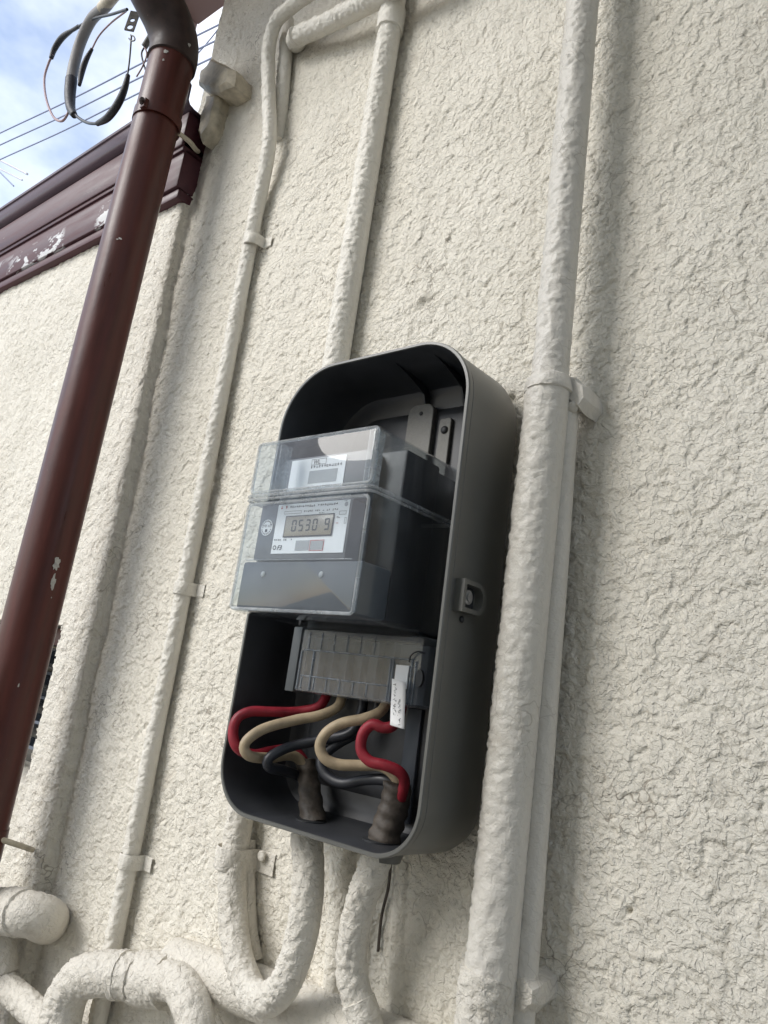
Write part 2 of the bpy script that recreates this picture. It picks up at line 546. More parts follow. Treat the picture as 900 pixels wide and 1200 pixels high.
# ------------------------------------------------------------------ main wall
def axis(segs):
    """graded coordinates: list of (start, end, step)"""
    a = []
    for s, e, st in segs:
        n = max(1, int(round((e - s) / st)))
        a += list(np.linspace(s, e, n, endpoint=False))
    a.append(segs[-1][1])
    return np.array(a)

def grid_quads(nx, nz):
    i = np.arange(nz - 1)[:, None]; j = np.arange(nx - 1)[None, :]
    return np.stack([i * nx + j, i * nx + j + 1, (i + 1) * nx + j + 1, (i + 1) * nx + j], -1).reshape(-1, 4)

xs = axis([(-1.075, -.68, .0019), (-.68, -.08, .0014), (-.08, .12, .006), (.12, 2.4, .03)])
zs = axis([(-1.645, -.75, .03), (-.75, -.44, .006), (-.44, .76, .0015), (.76, 1.27, .003)]) + Z0
GX, GZ = np.meshgrid(xs, zs)
pt = np.stack([GX.ravel(), np.zeros(GX.size), GZ.ravel()], 1)
hh = stucco(pt)
# larger unevenness of the plaster
hh += .0022 * perlin(pt, 6, 60) + .0012 * perlin(pt, 2.2, 20)
# rounded outer edge on the far left
e = (pt[:, 0] + 1.075)
edge = np.where(e < .014, .014 - np.sqrt(np.maximum(0, .014 ** 2 - (.014 - e) ** 2)), 0)
# a few old plugged screw holes and blobs
def blob(px, py, rad, amp):
    b = P(px, py, .6)
    d2 = (pt[:, 0] - b.x) ** 2 + (pt[:, 2] - b.z) ** 2
    return amp * np.exp(-d2 / rad ** 2)
hh += blob(497, 352, .006, .006) + blob(490, 356, .004, .004) + blob(345, 58, .012, .006)
hh -= blob(737, 1068, .0022, .006) + blob(770, 20, .002, .005) + blob(600, 468, .005, .006)
# old embedded pipe ridges below the box
for (px, py, pb, pyb, rad, amp) in ((405, 990, 392, 1200, .014, .012), (470, 1000, 462, 1200, .008, .004)):
    a_, b_ = P(px, py, .6), P(pb, pyb, .6)
    t = np.clip((a_.z - pt[:, 2]) / (a_.z - b_.z), 0, 1)
    cx = a_.x + (b_.x - a_.x) * t
    on = sst(a_.z + .05, a_.z - .01, pt[:, 2]) if False else (pt[:, 2] < a_.z + .06)
    hh += amp * np.sqrt(np.maximum(0, 1 - ((pt[:, 0] - cx) / rad) ** 2)) * on
pt[:, 1] = -hh + edge
q = grid_quads(len(xs), len(zs))
wv = pt
me = mesh_np('house_wall', wv, q)
hw = thing('house_wall', 'tall cream stucco house wall with crinkled texture carrying the meter box', 'wall', (0.6, 0.05, 0))
link('stucco_face', me, M_WALL, hw, 179)
box('masonry', -1.054, 2.4, .016, .22, 0, Z0 + 1.27, M_WALL, hw, bev=.004)

# ------------------------------------------------------------------ projecting side wall with window
sw = thing('side_wall', 'white stucco side wall projecting under the maroon eave, with louvred window', 'wall', (-1.6, .1, 0))
LW = -.018                                   # face of the side wall
xs = axis([(-3.6, -1.7, .02), (-1.7, -1.06, .0036), (-1.06, -1.01, .0022)])
zs = axis([(-1.645, -.7, .03), (-.7, -.02, .0025), (-.02, .05, .002), (.05, .78, .0028)]) + Z0
GX, GZ = np.meshgrid(xs, zs)
tz = (GZ - Z0)
arris = np.interp(tz, [-1.7, -.3, .75], [-.998, -1.002, -1.030])
# stretch the grid so its right edge follows the worn arris
sc = sst(-1.3, -1.01, GX)
wob = .004 * perlin(np.stack([GX.ravel() * 0, GX.ravel() * 0, GZ.ravel()], 1), 9, 5).reshape(GX.shape)
wob2 = .0025 * perlin(np.stack([GX.ravel() * 0, GX.ravel() * 0, GZ.ravel()], 1), 60, 15).reshape(GX.shape)
GXX = GX + sc * (arris + 1.01 + wob + wob2)
nx0 = len(xs)
# return face columns, turning the corner with a small radius
ret = []
cx = GXX[:, -1]
RT = [(.0, .0), (.0035, .0008), (.0060, .0022), (.0072, .0045), (.0078, .007), (.0084, .010), (.0095, .013), (.012, .0160), (.016, .0185), (.024, .0205)]
RA = np.array([0, 35, 60, 80, 88, 88, 85, 75, 45, 10.])
tt = np.linspace(0, 9, 24)[1:]
RTx, RTy = np.interp(tt, range(10), [r[0] for r in RT]), np.interp(tt, range(10), [r[1] for r in RT])
RAi = np.interp(tt, range(10), RA)
for k, (dx, dy) in enumerate(zip(RTx, RTy)):
    ret.append((cx + dx, np.full_like(cx, LW + dy)))
VX = np.concatenate([GXX] + [r[0][:, None] for r in ret], 1)
VY = np.concatenate([np.full_like(GXX, LW)] + [r[1][:, None] for r in ret], 1)
VZ = np.repeat(GZ[:, :1], VX.shape[1], 1)
pt = np.stack([VX.ravel(), VY.ravel(), VZ.ravel()], 1)
hs = stucco(pt * np.array([1, 1, 1.0]), 1.1) + .0016 * perlin(pt, 7, 33)
nrm = np.zeros_like(VX); nrm[:, :nx0] = 0
ang = np.concatenate([np.zeros(nx0), np.radians(RAi)])
NXv = np.repeat(np.sin(ang)[None, :], VX.shape[0], 0).ravel()
NYv = -np.repeat(np.cos(ang)[None, :], VX.shape[0], 0).ravel()
pt[:, 0] += NXv * hs * 1.2
pt[:, 1] += NYv * hs
q = grid_quads(VX.shape[1], VX.shape[0])
cen = pt[q].mean(axis=1)
OPX, OPZ0, OPZ1 = -1.084, Z0 - .185, Z0 + .042
keep = ~((cen[:, 0] < OPX) & (cen[:, 0] > -2.2) & (cen[:, 2] < OPZ1) & (cen[:, 2] > OPZ0))
# notch cut for the strap of the downspout
st0 = P(22, 992, .565)
notch = (cen[:, 0] > -1.02) & (abs(cen[:, 2] - (st0.z - .004)) < .0045 + .002 * np.sin(cen[:, 0] * 400))
q = q[keep]
me = mesh_np('side_wall', pt, q)
link('stucco_face', me, M_WALL, sw, 179)
# reveal and masonry around the opening
box('masonry', -3.6, -1.078, .0045, .16, OPZ1 + .001, Z0 + .78, M_WALL, sw, bev=.003)
box('lintel_reveal', -2.2, -1.072, LW + .004, .0042, OPZ1 - .001, OPZ1 + .02, M_WALL, sw, bev=.002)
box('jamb_reveal', OPX - .002, -1.055, LW + .004, .10, OPZ0, OPZ1 - .0012, M_WALL, sw, bev=.002)
box('sill', -2.19, OPX - .003, LW + .002, .10, OPZ0 - .05, OPZ0, M_WALL, sw, bev=.004)
win = box('window', -2.2, OPX - .0025, .096, .10, OPZ0 + .001, OPZ1 - .002, M_GLASS_DARK, sw, bev=0)
PINV[win.name] = Matrix.Identity(4)
def sub(o, par):
    o.parent = par
    o.matrix_parent_inverse = par.matrix_parent_inverse.inverted() if False else Matrix.Identity(4)
    return o
# frame and louvre blades are pieces of the window
wroot = win
def under(o, par, root):
    """make o (world-space mesh) a child of par (itself a child of root, both with identity world matrix)"""
    o.parent = par
    o.matrix_parent_inverse = Matrix.Identity(4)
    return o
under(box('frame', -2.2, OPX - .003, .03, .06, OPZ1 - .030, OPZ1 - .0025, M_FRAME, None), win, sw)
under(box('frame', OPX - .035, OPX - .003, .03, .06, OPZ0 + .002, OPZ1 - .031, M_FRAME, None), win, sw)
slat_me = None
for k in range(5):
    z = OPZ1 - .05 - k * .038
    mt = Matrix.Translation((0, .045, z)) @ Matrix.Rotation(R(-38), 4, 'X')
    if slat_me is None:
        o = box('slat', -2.19, OPX - .036, -.022, .022, -.0025, .0025, M_GLASS_DARK, None, bev=0)
        slat_me = o.data
    else:
        o = bpy.data.objects.new('slat', slat_me); C.objects.link(o)
    o.matrix_local = mt
    o.parent = win
    o.matrix_parent_inverse = Matrix.Identity(4)

# ------------------------------------------------------------------ maroon eave of the side wall
ev = thing('maroon_eave', 'dark maroon painted eave with flaking lower board above the side wall', 'eave', (-2.2, -.04, Z0 + .72))
def board(name, d, zr0, zr1, dback, xr, mat, slope=0.0, bev=.0025):
    """front face at camera distance d, from zr0..zr1 (height / distance), xr right end"""
    bm = bmesh.new()
    y0, y1 = CAM.y + d, CAM.y + dback
    box_bm(bm, -6.0, xr, y0, y1, Z0 + zr0 * d, Z0 + zr1 * d, bev, 2)
    return bm_link(name, bm, mat, ev)
board('soffit_strip', .568, 1.322, 1.352, .62, -1.018, M_EAVE, bev=.002)
board('lower_board', .563, 1.366, 1.497, .612, -1.018, M_EAVE_FLAKE)
board('upper_board', .555, 1.520, 1.640, .606, -1.018, M_EAVE)
board('drip_strip', .559, 1.496, 1.498 + .036, .604, -1.018, M_EAVE, bev=.001)
# gutter: an open trough with a rolled lip
zb = Z0 + 1.642 * .555
prof = [(.004, 0.0), (-.040, .000), (-.050, .003), (-.0555, .010), (-.0570, .034), (-.0600, .0355), (-.0600, .0415), (-.0565, .0425), (-.054, .0405), (-.0535, .012), (-.049, .0055), (-.040, .003), (.002, .003)]
bm = bmesh.new()
rings = []
for x in list(np.linspace(-6, -1.012, 30)):
    rings.append([bm.verts.new((x, y, zb + z + .0)) for y, z in prof])
for a, b in zip(rings, rings[1:]):
    for k in range(len(prof) - 1):
        bm.faces.new((a[k], a[k + 1], b[k + 1], b[k]))
bm.faces.new(rings[-1])
bm_link('gutter', bm, M_GUTTER, ev, 40)
# low roof behind the gutter
bm = bmesh.new()
box_bm(bm, -6, -1.08, -.05, 3.0, -.012, .012, .003, 2, Matrix.Translation((0, 0, zb + .028)) @ Matrix.Rotation(R(4), 4, 'X'))
bm_link('roof_sheet', bm, M_ROOF, ev)

# ------------------------------------------------------------------ high eave of the house
he = thing('high_eave', 'dusty pink boarded eave of the house high over the wall', 'eave', (0, 0, Z0 + 1.27))
box('soffit', -1.21, 2.6, -.34, .036, Z0 + 1.272, Z0 + 1.30, M_SOFFIT, he, bev=.003)
box('fascia', -1.21, 2.6, -.365, -.342, Z0 + 1.255, Z0 + 1.42, M_SOFFIT, he, bev=.003)
box('end_board', -1.232, -1.212, -.365, .036, Z0 + 1.25, Z0 + 1.42, M_SOFFIT, he, bev=.003)

# ------------------------------------------------------------------ downspout
DD, DR = .500, .0355
dx = -2.028 * DD
def dsx(z):
    return np.interp(z - Z0, [-1.7, -.25, .75], [-2.085 * DD, -2.050 * DD, -2.014 * DD])
ds = thing('downspout', 'glossy dark maroon drainpipe with chipped paint and a bent top elbow', 'drainpipe', (dx, CAM.y + DD, 0.0))
ztop = P(205, 50, DD).z
zc = P(186, 142, DD).z
tube('pipe', [(dsx(.02), CAM.y + DD, .02), (dsx(ztop), CAM.y + DD, ztop - .01)], DR, M_SPOUT, ds, step=.03, sides=48)
p0 = Vector((dsx(ztop), CAM.y + DD, ztop - .035))
el_pts = [p0 - Vector((0, 0, .012)), p0 + Vector((0, 0, .008)), p0 + Vector((0, -.005, .030)), p0 + Vector((-.001, -.019, .052)),
          p0 + Vector((-.002, -.040, .071)), p0 + Vector((-.004, -.10, .115)), p0 + Vector((-.006, -.18, .17))]
tube('elbow', el_pts, DR + .0035, M_ELBOW, ds, step=.006, sides=48)
def ring_band(name, c, r, h, mat, parent, t=.0022):
    bm = bmesh.new()
    n = 48
    rs = []
    for (rr, zz) in ((r, -h / 2), (r + t, -h / 2), (r + t, h / 2), (r, h / 2)):
        rs.append([bm.verts.new((c[0] + rr * math.cos(a), c[1] + rr * math.sin(a), c[2] + zz)) for a in [2 * math.pi * k / n for k in range(n)]])
    for k in range(n):
        k2 = (k + 1) % n
        for i in range(4):
            a, b = rs[i], rs[(i + 1) % 4]
            bm.faces.new((a[k], a[k2], b[k2], b[k]))
    return bm_link(name, bm, mat, parent, 40)
dx = dsx(zc)
cl = ring_band('clamp', (dx, CAM.y + DD, zc), DR, .018, M_SPOUT, ds)
def bolt(name, c, r, l, axis_, mat, parent):
    bm = bmesh.new()
    bmesh.ops.create_cone(bm, cap_ends=True, segments=6, radius1=r, radius2=r, depth=l)
    bmesh.ops.create_cone(bm, cap_ends=True, segments=16, radius1=r * .6, radius2=r * .6, depth=l * 2.2)
    q_ = Vector((0, 0, 1)).rotation_difference(Vector(axis_))
    for v in bm.verts:
        v.co = q_ @ v.co + Vector(c)
    return bm_link(name, bm, mat, parent, 40)
bo = bolt('bolt', (dx + .016, CAM.y + DD - DR - .003, zc + .001), .0052, .006, (.75, -.6, 0), M_ELBOW, ds)
box('clamp_lug', dx + .010, dx + .021, CAM.y + DD - DR - .0025, CAM.y + DD - DR + .010, zc - .008, zc + .008, M_SPOUT, ds, bev=.0012)
tube('clamp_arm', [(dx + .018, CAM.y + DD + DR - .006, zc - .006), P(222, 166, .55), P(230, 176, .575), P(234, 178, .605)], .0040, M_OLDSHEET, ds, step=.004, sides=10)
zs2 = P(18, 994, .51).z
dx = dsx(zs2)
ring_band('clamp', (dx, CAM.y + DD, zs2), DR, .016, M_SPOUT, ds)
ax0 = Vector((dx + .03, CAM.y + DD + .012, zs2)); ax1 = P(38, 996, .578)
tube('clamp_arm', [ax0, (ax0 + ax1) / 2 + Vector((.012, 0, .001)), ax1], .0036, M_OLDSHEET, ds, step=.004, sides=10)

def chip(name, px, py, w, h, seed, r, par, lean=0.0):
    """irregular bare patch lying on the round pipe where the ray through the pixel meets it"""
    a = P(px, py, DD)
    ax_, ay_ = dsx(a.z), CAM.y + DD
    dirv = Vector((a.x - CAM.x, a.y - CAM.y)); dirv.normalize()
    rel = Vector((a.x - ax_, a.y - ay_))
    lat = rel.x * -dirv.y + rel.y * dirv.x
    lat = max(-r * .95, min(r * .95, lat))
    back = math.sqrt(r * r - lat * lat)
    nv_ = Vector((-dirv.y, dirv.x)) * lat - dirv * back
    th = math.atan2(nv_.y, nv_.x)
    rn = random.Random(seed)
    bm = bmesh.new()
    n_ = 18
    ring_ = []
    for k in range(n_):
        t = 2 * math.pi * k / n_
        m_ = rn.uniform(.55, 1.1)
        dz_ = math.sin(t) * h * m_
        da_ = math.cos(t) * w * m_ / r + lean * dz_
        ring_.append(bm.verts.new((ax_ + (r + .0006) * math.cos(th + da_), ay_ + (r + .0006) * math.sin(th + da_), a.z + dz_)))
    cv = bm.verts.new((ax_ + (r + .0010) * math.cos(th), ay_ + (r + .0010) * math.sin(th), a.z))
    for k in range(n_):
        bm.faces.new((ring_[k], ring_[(k + 1) % n_], cv))
    return bm_link(name, bm, M_CHIP, par, 60)
for (cx_, cy_, w_, h_, sd) in ((66, 661, .0050, .011, 1), (62, 682, .0034, .012, 2), (22, 802, .0010, .003, 3), (136, 300, .003, .002, 4), (132, 303, .002, .0012, 5), (187, 90, .004, .004, 6), (184, 100, .002, .003, 7), (191, 225, .0016, .014, 8), (60, 700, .0008, .0012, 9)):
    chip('paint_chip', cx_, cy_, w_, h_, sd, DR, ds)
for (cx_, cy_, w_, h_, sd) in ((201, 42, .006, .0018, 11), (209, 46, .003, .0014, 12), (222, 51, .0035, .004, 13)):
    chip('paint_chip', cx_, cy_, w_, h_, sd, DR + .0037, ds)

# ------------------------------------------------------------------ crumpled sheet lump beside the downspout
def slab(name, pix, d0, d1, mat, parent, inset=.78, seed=1, amp=.0032):
    bm = bmesh.new()
    f = [P(x, y, d0) for x, y in pix]
    c = sum(f, Vector()) / len(f)
    b = []
    for v in f:
        r_ = (v - CAM); k = (d1) / (d0)
        w = v.copy(); w.y = CAM.y + d1
        b.append(w)
    fr = [bm.verts.new(c + (v - c) * inset + Vector((0, -.002, 0))) for v in f]
    fm = [bm.verts.new(v + Vector((0, .006, 0))) for v in f]
    bk = [bm.verts.new(v) for v in b]
    n = len(f)
    bm.faces.new(fr)
    for k in range(n):
        k2 = (k + 1) % n
        bm.faces.new((fr[k], fr[k2], fm[k2], fm[k]))
        bm.faces.new((fm[k], fm[k2], bk[k2], bk[k]))
    bmesh.ops.triangulate(bm, faces=bm.faces)
    bmesh.ops.subdivide_edges(bm, edges=bm.edges, cuts=3, use_grid_fill=True)
    vs = np.array([v.co[:] for v in bm.verts])
    o1, o2, o3 = perlin(vs, 55, seed), perlin(vs, 55, seed + 9), perlin(vs, 40, seed + 21)
    for v, a, b_, c_ in zip(bm.verts, o1, o2, o3):
        v.co += Vector((a, c_ * .8, b_)) * amp
    return bm_link(name, bm, mat, parent, 32)
lp = thing('crumpled_sheet', 'crumpled dirty beige sheet flashing stuck to wall beside drainpipe bend', 'flashing', P(245, 160, .585))
slab('upper_fold', [(247, 67), (274, 80), (272, 98), (256, 106), (240, 104), (230, 98), (233, 82)], .560, .603, M_OLDSHEET, lp, seed=3)
slab('lower_fold', [(243, 109), (256, 108), (252, 128), (246, 148), (236, 166), (230, 158), (236, 135)], .574, .603, M_OLDSHEET, lp, seed=8)

# ------------------------------------------------------------------ service cable and splices
sv = thing('service_cable', 'thick grey service cable looping down with black taped wire splices', 'cable', P(110, 40, .49))
tube('sheath', [P(*a) for a in ((150, -40, .46), (128, 2, .475), (108, 22, .48), (95, 48, .485), (87, 75, .487), (83, 96, .488))], .0105, M_GREYCABLE, sv, step=.005)
tube('paint_smear', [P(*a) for a in ((150, -40, .4595), (138, -12, .469), (120, 10, .477))], .0112, M_OLDSHEET, sv, step=.005)
tube('tape_wrap', [P(*a) for a in ((83.5, 93, .488), (82, 112, .489), (83, 127, .49), (87, 135, .49))], .0112, M_BLKTAPE, sv, step=.004, rfun=lambda s: 1 - .45 * s ** 2)
def wire(name, pix, r, mat, par, **k):
    return tube(name, [P(*a) for a in pix], r, mat, par, step=.005, sides=14, **k)
wire('pink_wire', [(82, 122, .489), (79, 134, .489), (72, 142, .488), (62, 136, .487), (54, 115, .485), (52, 92, .484), (57, 74, .483), (62, 64, .482)], .0024, M_PINKW, sv)
wire('splice_tape', [(60, 68, .482), (64, 57, .482), (74, 43, .481), (92, 31, .48)], .0062, M_BLKTAPE, sv, rfun=lambda s: .6 + .4 * math.sin(math.pi * min(1, s * 1.2 + .1)))
wire('black_wire', [(88, 33, .48), (110, 22, .478), (130, 17, .476), (149, 11, .474)], .0026, M_BLACKW, sv)
wire('splice_tape', [(93, 100, .495), (96, 84, .495), (101, 70, .494), (108, 57, .493)], .0058, M_BLKTAPE, sv, rfun=lambda s: .55 + .45 * math.sin(math.pi * s))
wire('pink_wire', [(107, 59, .493), (116, 42, .49), (130, 27, .487), (148, 13, .484)], .0016, M_PINKW, sv)
wire('black_wire', [(85, 130, .49), (92, 138, .492), (103, 144, .494), (116, 145, .495)], .0028, M_BLACKW, sv)
wire('splice_tape', [(114, 145, .495), (126, 138, .495), (138, 122, .495), (146, 104, .494), (150, 88, .493)], .0066, M_BLKTAPE, sv, rfun=lambda s: .45 + .6 * math.sin(math.pi * min(1, s * .8 + .12)))
wire('black_wire', [(149, 92, .493), (152, 68, .49), (154, 42, .487)], .0015, M_BLACKW, sv)

an = thing('cable_anchor', 'small grey metal anchor strap with two holes hanging below the elbow', 'bracket', P(155, 25, .487))
c0 = P(155, 25, .485)
def ring_plate(name, w, h, t, holes, c, rot, mat, parent):
    """plate in the XZ plane with round holes punched out (grid of quads around each)"""
    bm = bmesh.new()
    zc_ = sorted(holes, key=lambda a: a[0])
    zs_ = [-h / 2] + [(zc_[i][0] + zc_[i + 1][0]) / 2 for i in range(len(zc_) - 1)] + [h / 2]
    for (hz, hr), za, zb_ in zip(zc_, zs_, zs_[1:]):
        n = 24
        inn, outr = [], []
        for k in range(n):
            a = 2 * math.pi * k / n + math.pi / 4
            cx_, cz_ = math.cos(a), math.sin(a)
            s = 1 / max(abs(cx_), abs(cz_))
            ox = cx_ * s * w / 2
            oz = (hz + cz_ * s * ((zb_ - hz) if cz_ > 0 else (hz - za)))
            inn.append((cx_ * hr, hz + cz_ * hr)); outr.append((ox, oz))
        for y_ in (-t / 2, t / 2):
            vi = [bm.verts.new((a, y_, b)) for a, b in inn]; vo = [bm.verts.new((a, y_, b)) for a, b in outr]
            for k in range(n):
                bm.faces.new((vi[k], vi[(k + 1) % n], vo[(k + 1) % n], vo[k]))
            if y_ < 0:
                vi0, vo0 = vi, vo
        for k in range(n):
            k2 = (k + 1) % n
            bm.faces.new((vi0[k], vi0[k2], vi[k2], vi[k]))
            bm.faces.new((vo0[k], vo0[k2], vo[k2], vo[k]))
    mt = Matrix.Translation(c) @ rot
    for v in bm.verts:
        v.co = mt @ v.co
    return bm_link(name, bm, mat, parent, 35)
ring_plate('strap', .017, .042, .003, [(.002, .0045), (-.0135, .0055)], c0, Matrix.Rotation(R(40), 4, 'Z') @ Matrix.Rotation(R(4), 4, 'Y'), M_STEEL, an)
tube('hanger_ring', [P(153, 41, .486), P(157, 43, .4845), P(158, 47, .484), P(154, 48, .485), P(151, 45, .4865)], .0012, M_STEEL, an, step=.002, sides=8)
an2 = thing('wire_tail', 'short frayed twisted wire tail hanging from strap behind the drainpipe', 'wire', P(175, 45, .52))
tube('sleeve', [P(183, 32, .52), P(176, 44, .52), P(169, 55, .52)], .0062, M_STEEL, an2, step=.004, sides=10)
tube('strand', [P(171, 53, .52), P(166, 62, .521), P(168, 74, .522), P(172, 86, .522)], .0017, M_BLACKW, an2, step=.003, sides=8)
tube('strand', [P(169, 54, .52), P(172, 64, .519), P(167, 78, .52), P(160, 90, .521)], .0015, M_PINKW, an2, step=.003, sides=8)

# ------------------------------------------------------------------ overhead lines far away
def far_line(pa, pb, da, db, r, label, grp):
    a, b = P(*pa, da), P(*pb, db)
    d = b - a
    a2, b2 = a - d * .5, b + d * .6
    mid = (a2 + b2) / 2 - Vector((0, 0, .05))
    o = tube('overhead_wire', [a2, a, mid * .5 + (a + b) / 4, b, b2], r, M_OVERHEAD, None, step=.25, sides=8)
    tag(o, label, 'power line', grp)
far_line((0, 156), (190, 62), 3.0, 3.0, .009, 'uppermost overhead line crossing the open sky above the gutter', None)
far_line((0, 170), (180, 83), 3.1, 3.0, .009, 'middle overhead line of the three crossing the open sky', None)
far_line((0, 187), (165, 108), 2.9, 2.8, .008, 'lowest overhead line running just above the gutter', None)
far_line((225, 70), (262, 26), 3.4, 3.2, .007, 'steep thin overhead line in the gap beside drainpipe bend', None)
rl = thing('rooftop_railing', 'pale distant rooftop railing with dark stay showing over the gutter', 'railing', P(5, 200, 3.4))
tube('rail', [P(-30, 172, 3.4), P(32, 204, 3.4)], .016, M_PALE, rl, step=.3, sides=10)
tube('rail', [P(-30, 183, 3.4), P(26, 211, 3.4)], .012, M_PALE, rl, step=.3, sides=10)
tube('stay', [P(-10, 192, 3.3), P(16, 218, 3.3)], .010, M_OVERHEAD, rl, step=.3, sides=8)

# ------------------------------------------------------------------ conduits
def saddle(name, x, z, yc, r, h, ear, mat, parent, sides=(1, -1), screw=True, t=.0014):
    """pipe saddle: half hoop over the pipe and flat ears on the wall"""
    bm = bmesh.new()
    prof_ = []
    rr = r + .0018
    lo = -.0022
    if -1 in sides:
        prof_ += [(-rr - ear, lo), (-rr - .001, lo)]
    nn = 14
    for k in range(nn + 1):
        a = math.pi - math.pi * k / nn
        prof_.append((rr * math.cos(a), yc - rr * math.sin(a)))
    if 1 in sides:
        prof_ += [(rr + .001, lo), (rr + ear, lo)]
    a = []
    for (px_, py_) in prof_:
        a.append(px_)
    rings_ = []
    for zz in (-h / 2, -h / 2 + .001, h / 2 - .001, h / 2):
        k_ = 1.0 if abs(zz) < h / 2 else 0
        rings_.append([bm.verts.new((x + p_[0], p_[1] - t * k_, z + zz)) for p_ in prof_])
    for u_, w_ in zip(rings_, rings_[1:]):
        for k in range(len(prof_) - 1):
            bm.faces.new((u_[k], u_[k + 1], w_[k + 1], w_[k]))
    o = bm_link(name, bm, mat, parent, 50)
    return o

def screw_head(name, c, r, mat, parent, ax=(0, -1, 0)):
    bm = bmesh.new()
    bmesh.ops.create_uvsphere(bm, u_segments=16, v_segments=8, radius=r)
    q_ = Vector((0, 0, 1)).rotation_difference(Vector(ax))
    for v in bm.verts:
        co_ = v.co.copy(); co_.z *= .45
        v.co = q_ @ co_ + Vector(c)
    return bm_link(name, bm, mat, parent, 60)

RP = rough_paint()
# thin left conduit
d1 = .586
x1 = -1.388 * d1
c1 = thing('thin_conduit', 'thin painted conduit with an S bend running up the wall behind the drainpipe', 'conduit', (x1, -.014, .0))
pa = [(x1, CAM.y + d1, .05), (x1, CAM.y + d1, Z0 - .2), (x1, CAM.y + d1, P(226, 620, d1).z), P(294, 282, d1), P(306, 225, d1 - .002), P(316, 165, .574), P(315, 105, .568), P(315, 60, .562), P(323, 27, .556), P(343, 7, .552), P(372, -14, .55), P(420, -50, .55)]
tube('pipe', pa, .0101, M_PIPEPAINT, c1, step=.0023, sides=32, disp=rough_paint(1.0))
for py in (285, 690, 1005):
    pxs = {285: 293, 690: 213, 1005: 143}[py]
    zz = P(pxs, py, d1).z
    s_ = saddle('saddle_clamp', x1, zz, CAM.y + d1, .0101, .017, .016, M_PIPEPAINT, c1, sides=(1,))

# middle conduit passing behind the meter box, U bend below and into the box
d2 = .5815
x2 = -1.030 * d2
c2 = thing('u_bend_conduit', 'thick painted conduit dropping behind the meter box into a U bend', 'conduit', (x2, -.02, Z0 - .2))
pts = [(x2, CAM.y + d2, Z0 + 1.25), (x2, CAM.y + d2, Z0 + .8), (x2, CAM.y + d2, Z0 + .40), (x2, CAM.y + d2, Z0 + .1), (x2 - .006, CAM.y + d2, Z0 - .1)]
tube('riser', pts, .0152, M_PIPEPAINT, c2, step=.0023, sides=40, disp=rough_paint(1.15))
zc2 = P(468, 22, d2).z
tube('coupling', [(x2, CAM.y + d2, zc2 - .014), (x2, CAM.y + d2, zc2 + .02)], .0178, M_PIPEPAINT, c2, step=.003, sides=32, disp=RP)
lo = [P(287, 930, .583), P(279, 975, .580), P(274, 1015, .577), P(273, 1065, .573), P(279, 1118, .566), P(294, 1160, .558), P(313, 1172, .551), P(333, 1155, .546), P(350, 1112, .544), P(360, 1060, .543), P(362, 1015, .543), P(360, 975, .543)]
tube('u_bend', lo, .0137, M_DIRTY, c2, step=.0023, sides=40, disp=rough_paint(1.2))
pc = P(272, 1005, .577)
saddle('saddle_clamp', pc.x, pc.z, CAM.y + .577, .0148, .022, .026, M_DIRTY, c2, sides=(1,))
sc_ = P(308, 1003, .594)
screw_head('screw', (sc_.x, -.008, sc_.z), .0055, M_DIRTY, c2)
# second cable conduit under the box
c2b = thing('short_conduit', 'short curved painted conduit entering the meter box floor beside the U bend', 'conduit', P(425, 1190, .56))
tube('pipe', [P(446, 990, .545), P(440, 1012, .545), P(425, 1052, .548), P(415, 1095, .552), P(413, 1138, .556), P(421, 1175, .56), P(436, 1215, .565), P(455, 1260, .57)], .0127, M_DIRTY, c2b, step=.0023, sides=38, disp=rough_paint(1.2))
rp_ = [P(413, 1140, .556), P(420, 1172, .56), P(428, 1196, .5625)]
tube('binding', rp_[1:], .0141, M_DIRTY, c2b, step=.002, sides=28, disp=rough_paint(.8))
# thin stub behind the U bend
o = tube('stub_conduit', [P(291, 985, .592), P(291, 1040, .592), P(293, 1090, .593), P(300, 1125, .596)], .0075, M_DIRTY, None, step=.003, sides=18, disp=RP)
tag(o, 'thin dirty conduit stub squeezed between U bend and the wall', 'conduit')
# thin dark tube drawn as the gap shadow right of the short conduit
o = tube('gap_shadow_line', [P(458, 1012, .592), P(455, 1040, .594), P(447, 1075, .596), P(443, 1115, .597)], .0014, M_TAPE, None, step=.004, sides=10)
tag(o, 'thin dark line drawn for the gap shadow beside the short conduit', 'wire')

# capped branch at the top
cb = thing('branch_conduit', 'capped painted branch conduit slanting away to the middle riser', 'conduit', P(352, 46, .57))
tube('pipe', [P(351, 42, .572), P(372, 33, .570), P(405, 17, .567), P(450, -6, .563), P(520, -45, .56)], .0135, M_PIPEPAINT, cb, step=.0023, sides=36, disp=rough_paint(1.2))
tube('end_cap', [P(348, 50, .590), P(347, 47, .580), P(350, 42, .571)], .0150, M_PIPEPAINT, cb, step=.0023, sides=36, disp=rough_paint(1.0))
o = tube('wall_stub', [P(337, 24, .583), P(335, 60, .586), P(331, 110, .590), P(326, 165, .598)], .0105, M_PIPEPAINT, None, step=.003, sides=24, disp=RP)
tag(o, 'short painted conduit stub flattening into wall beside the S bend', 'conduit')

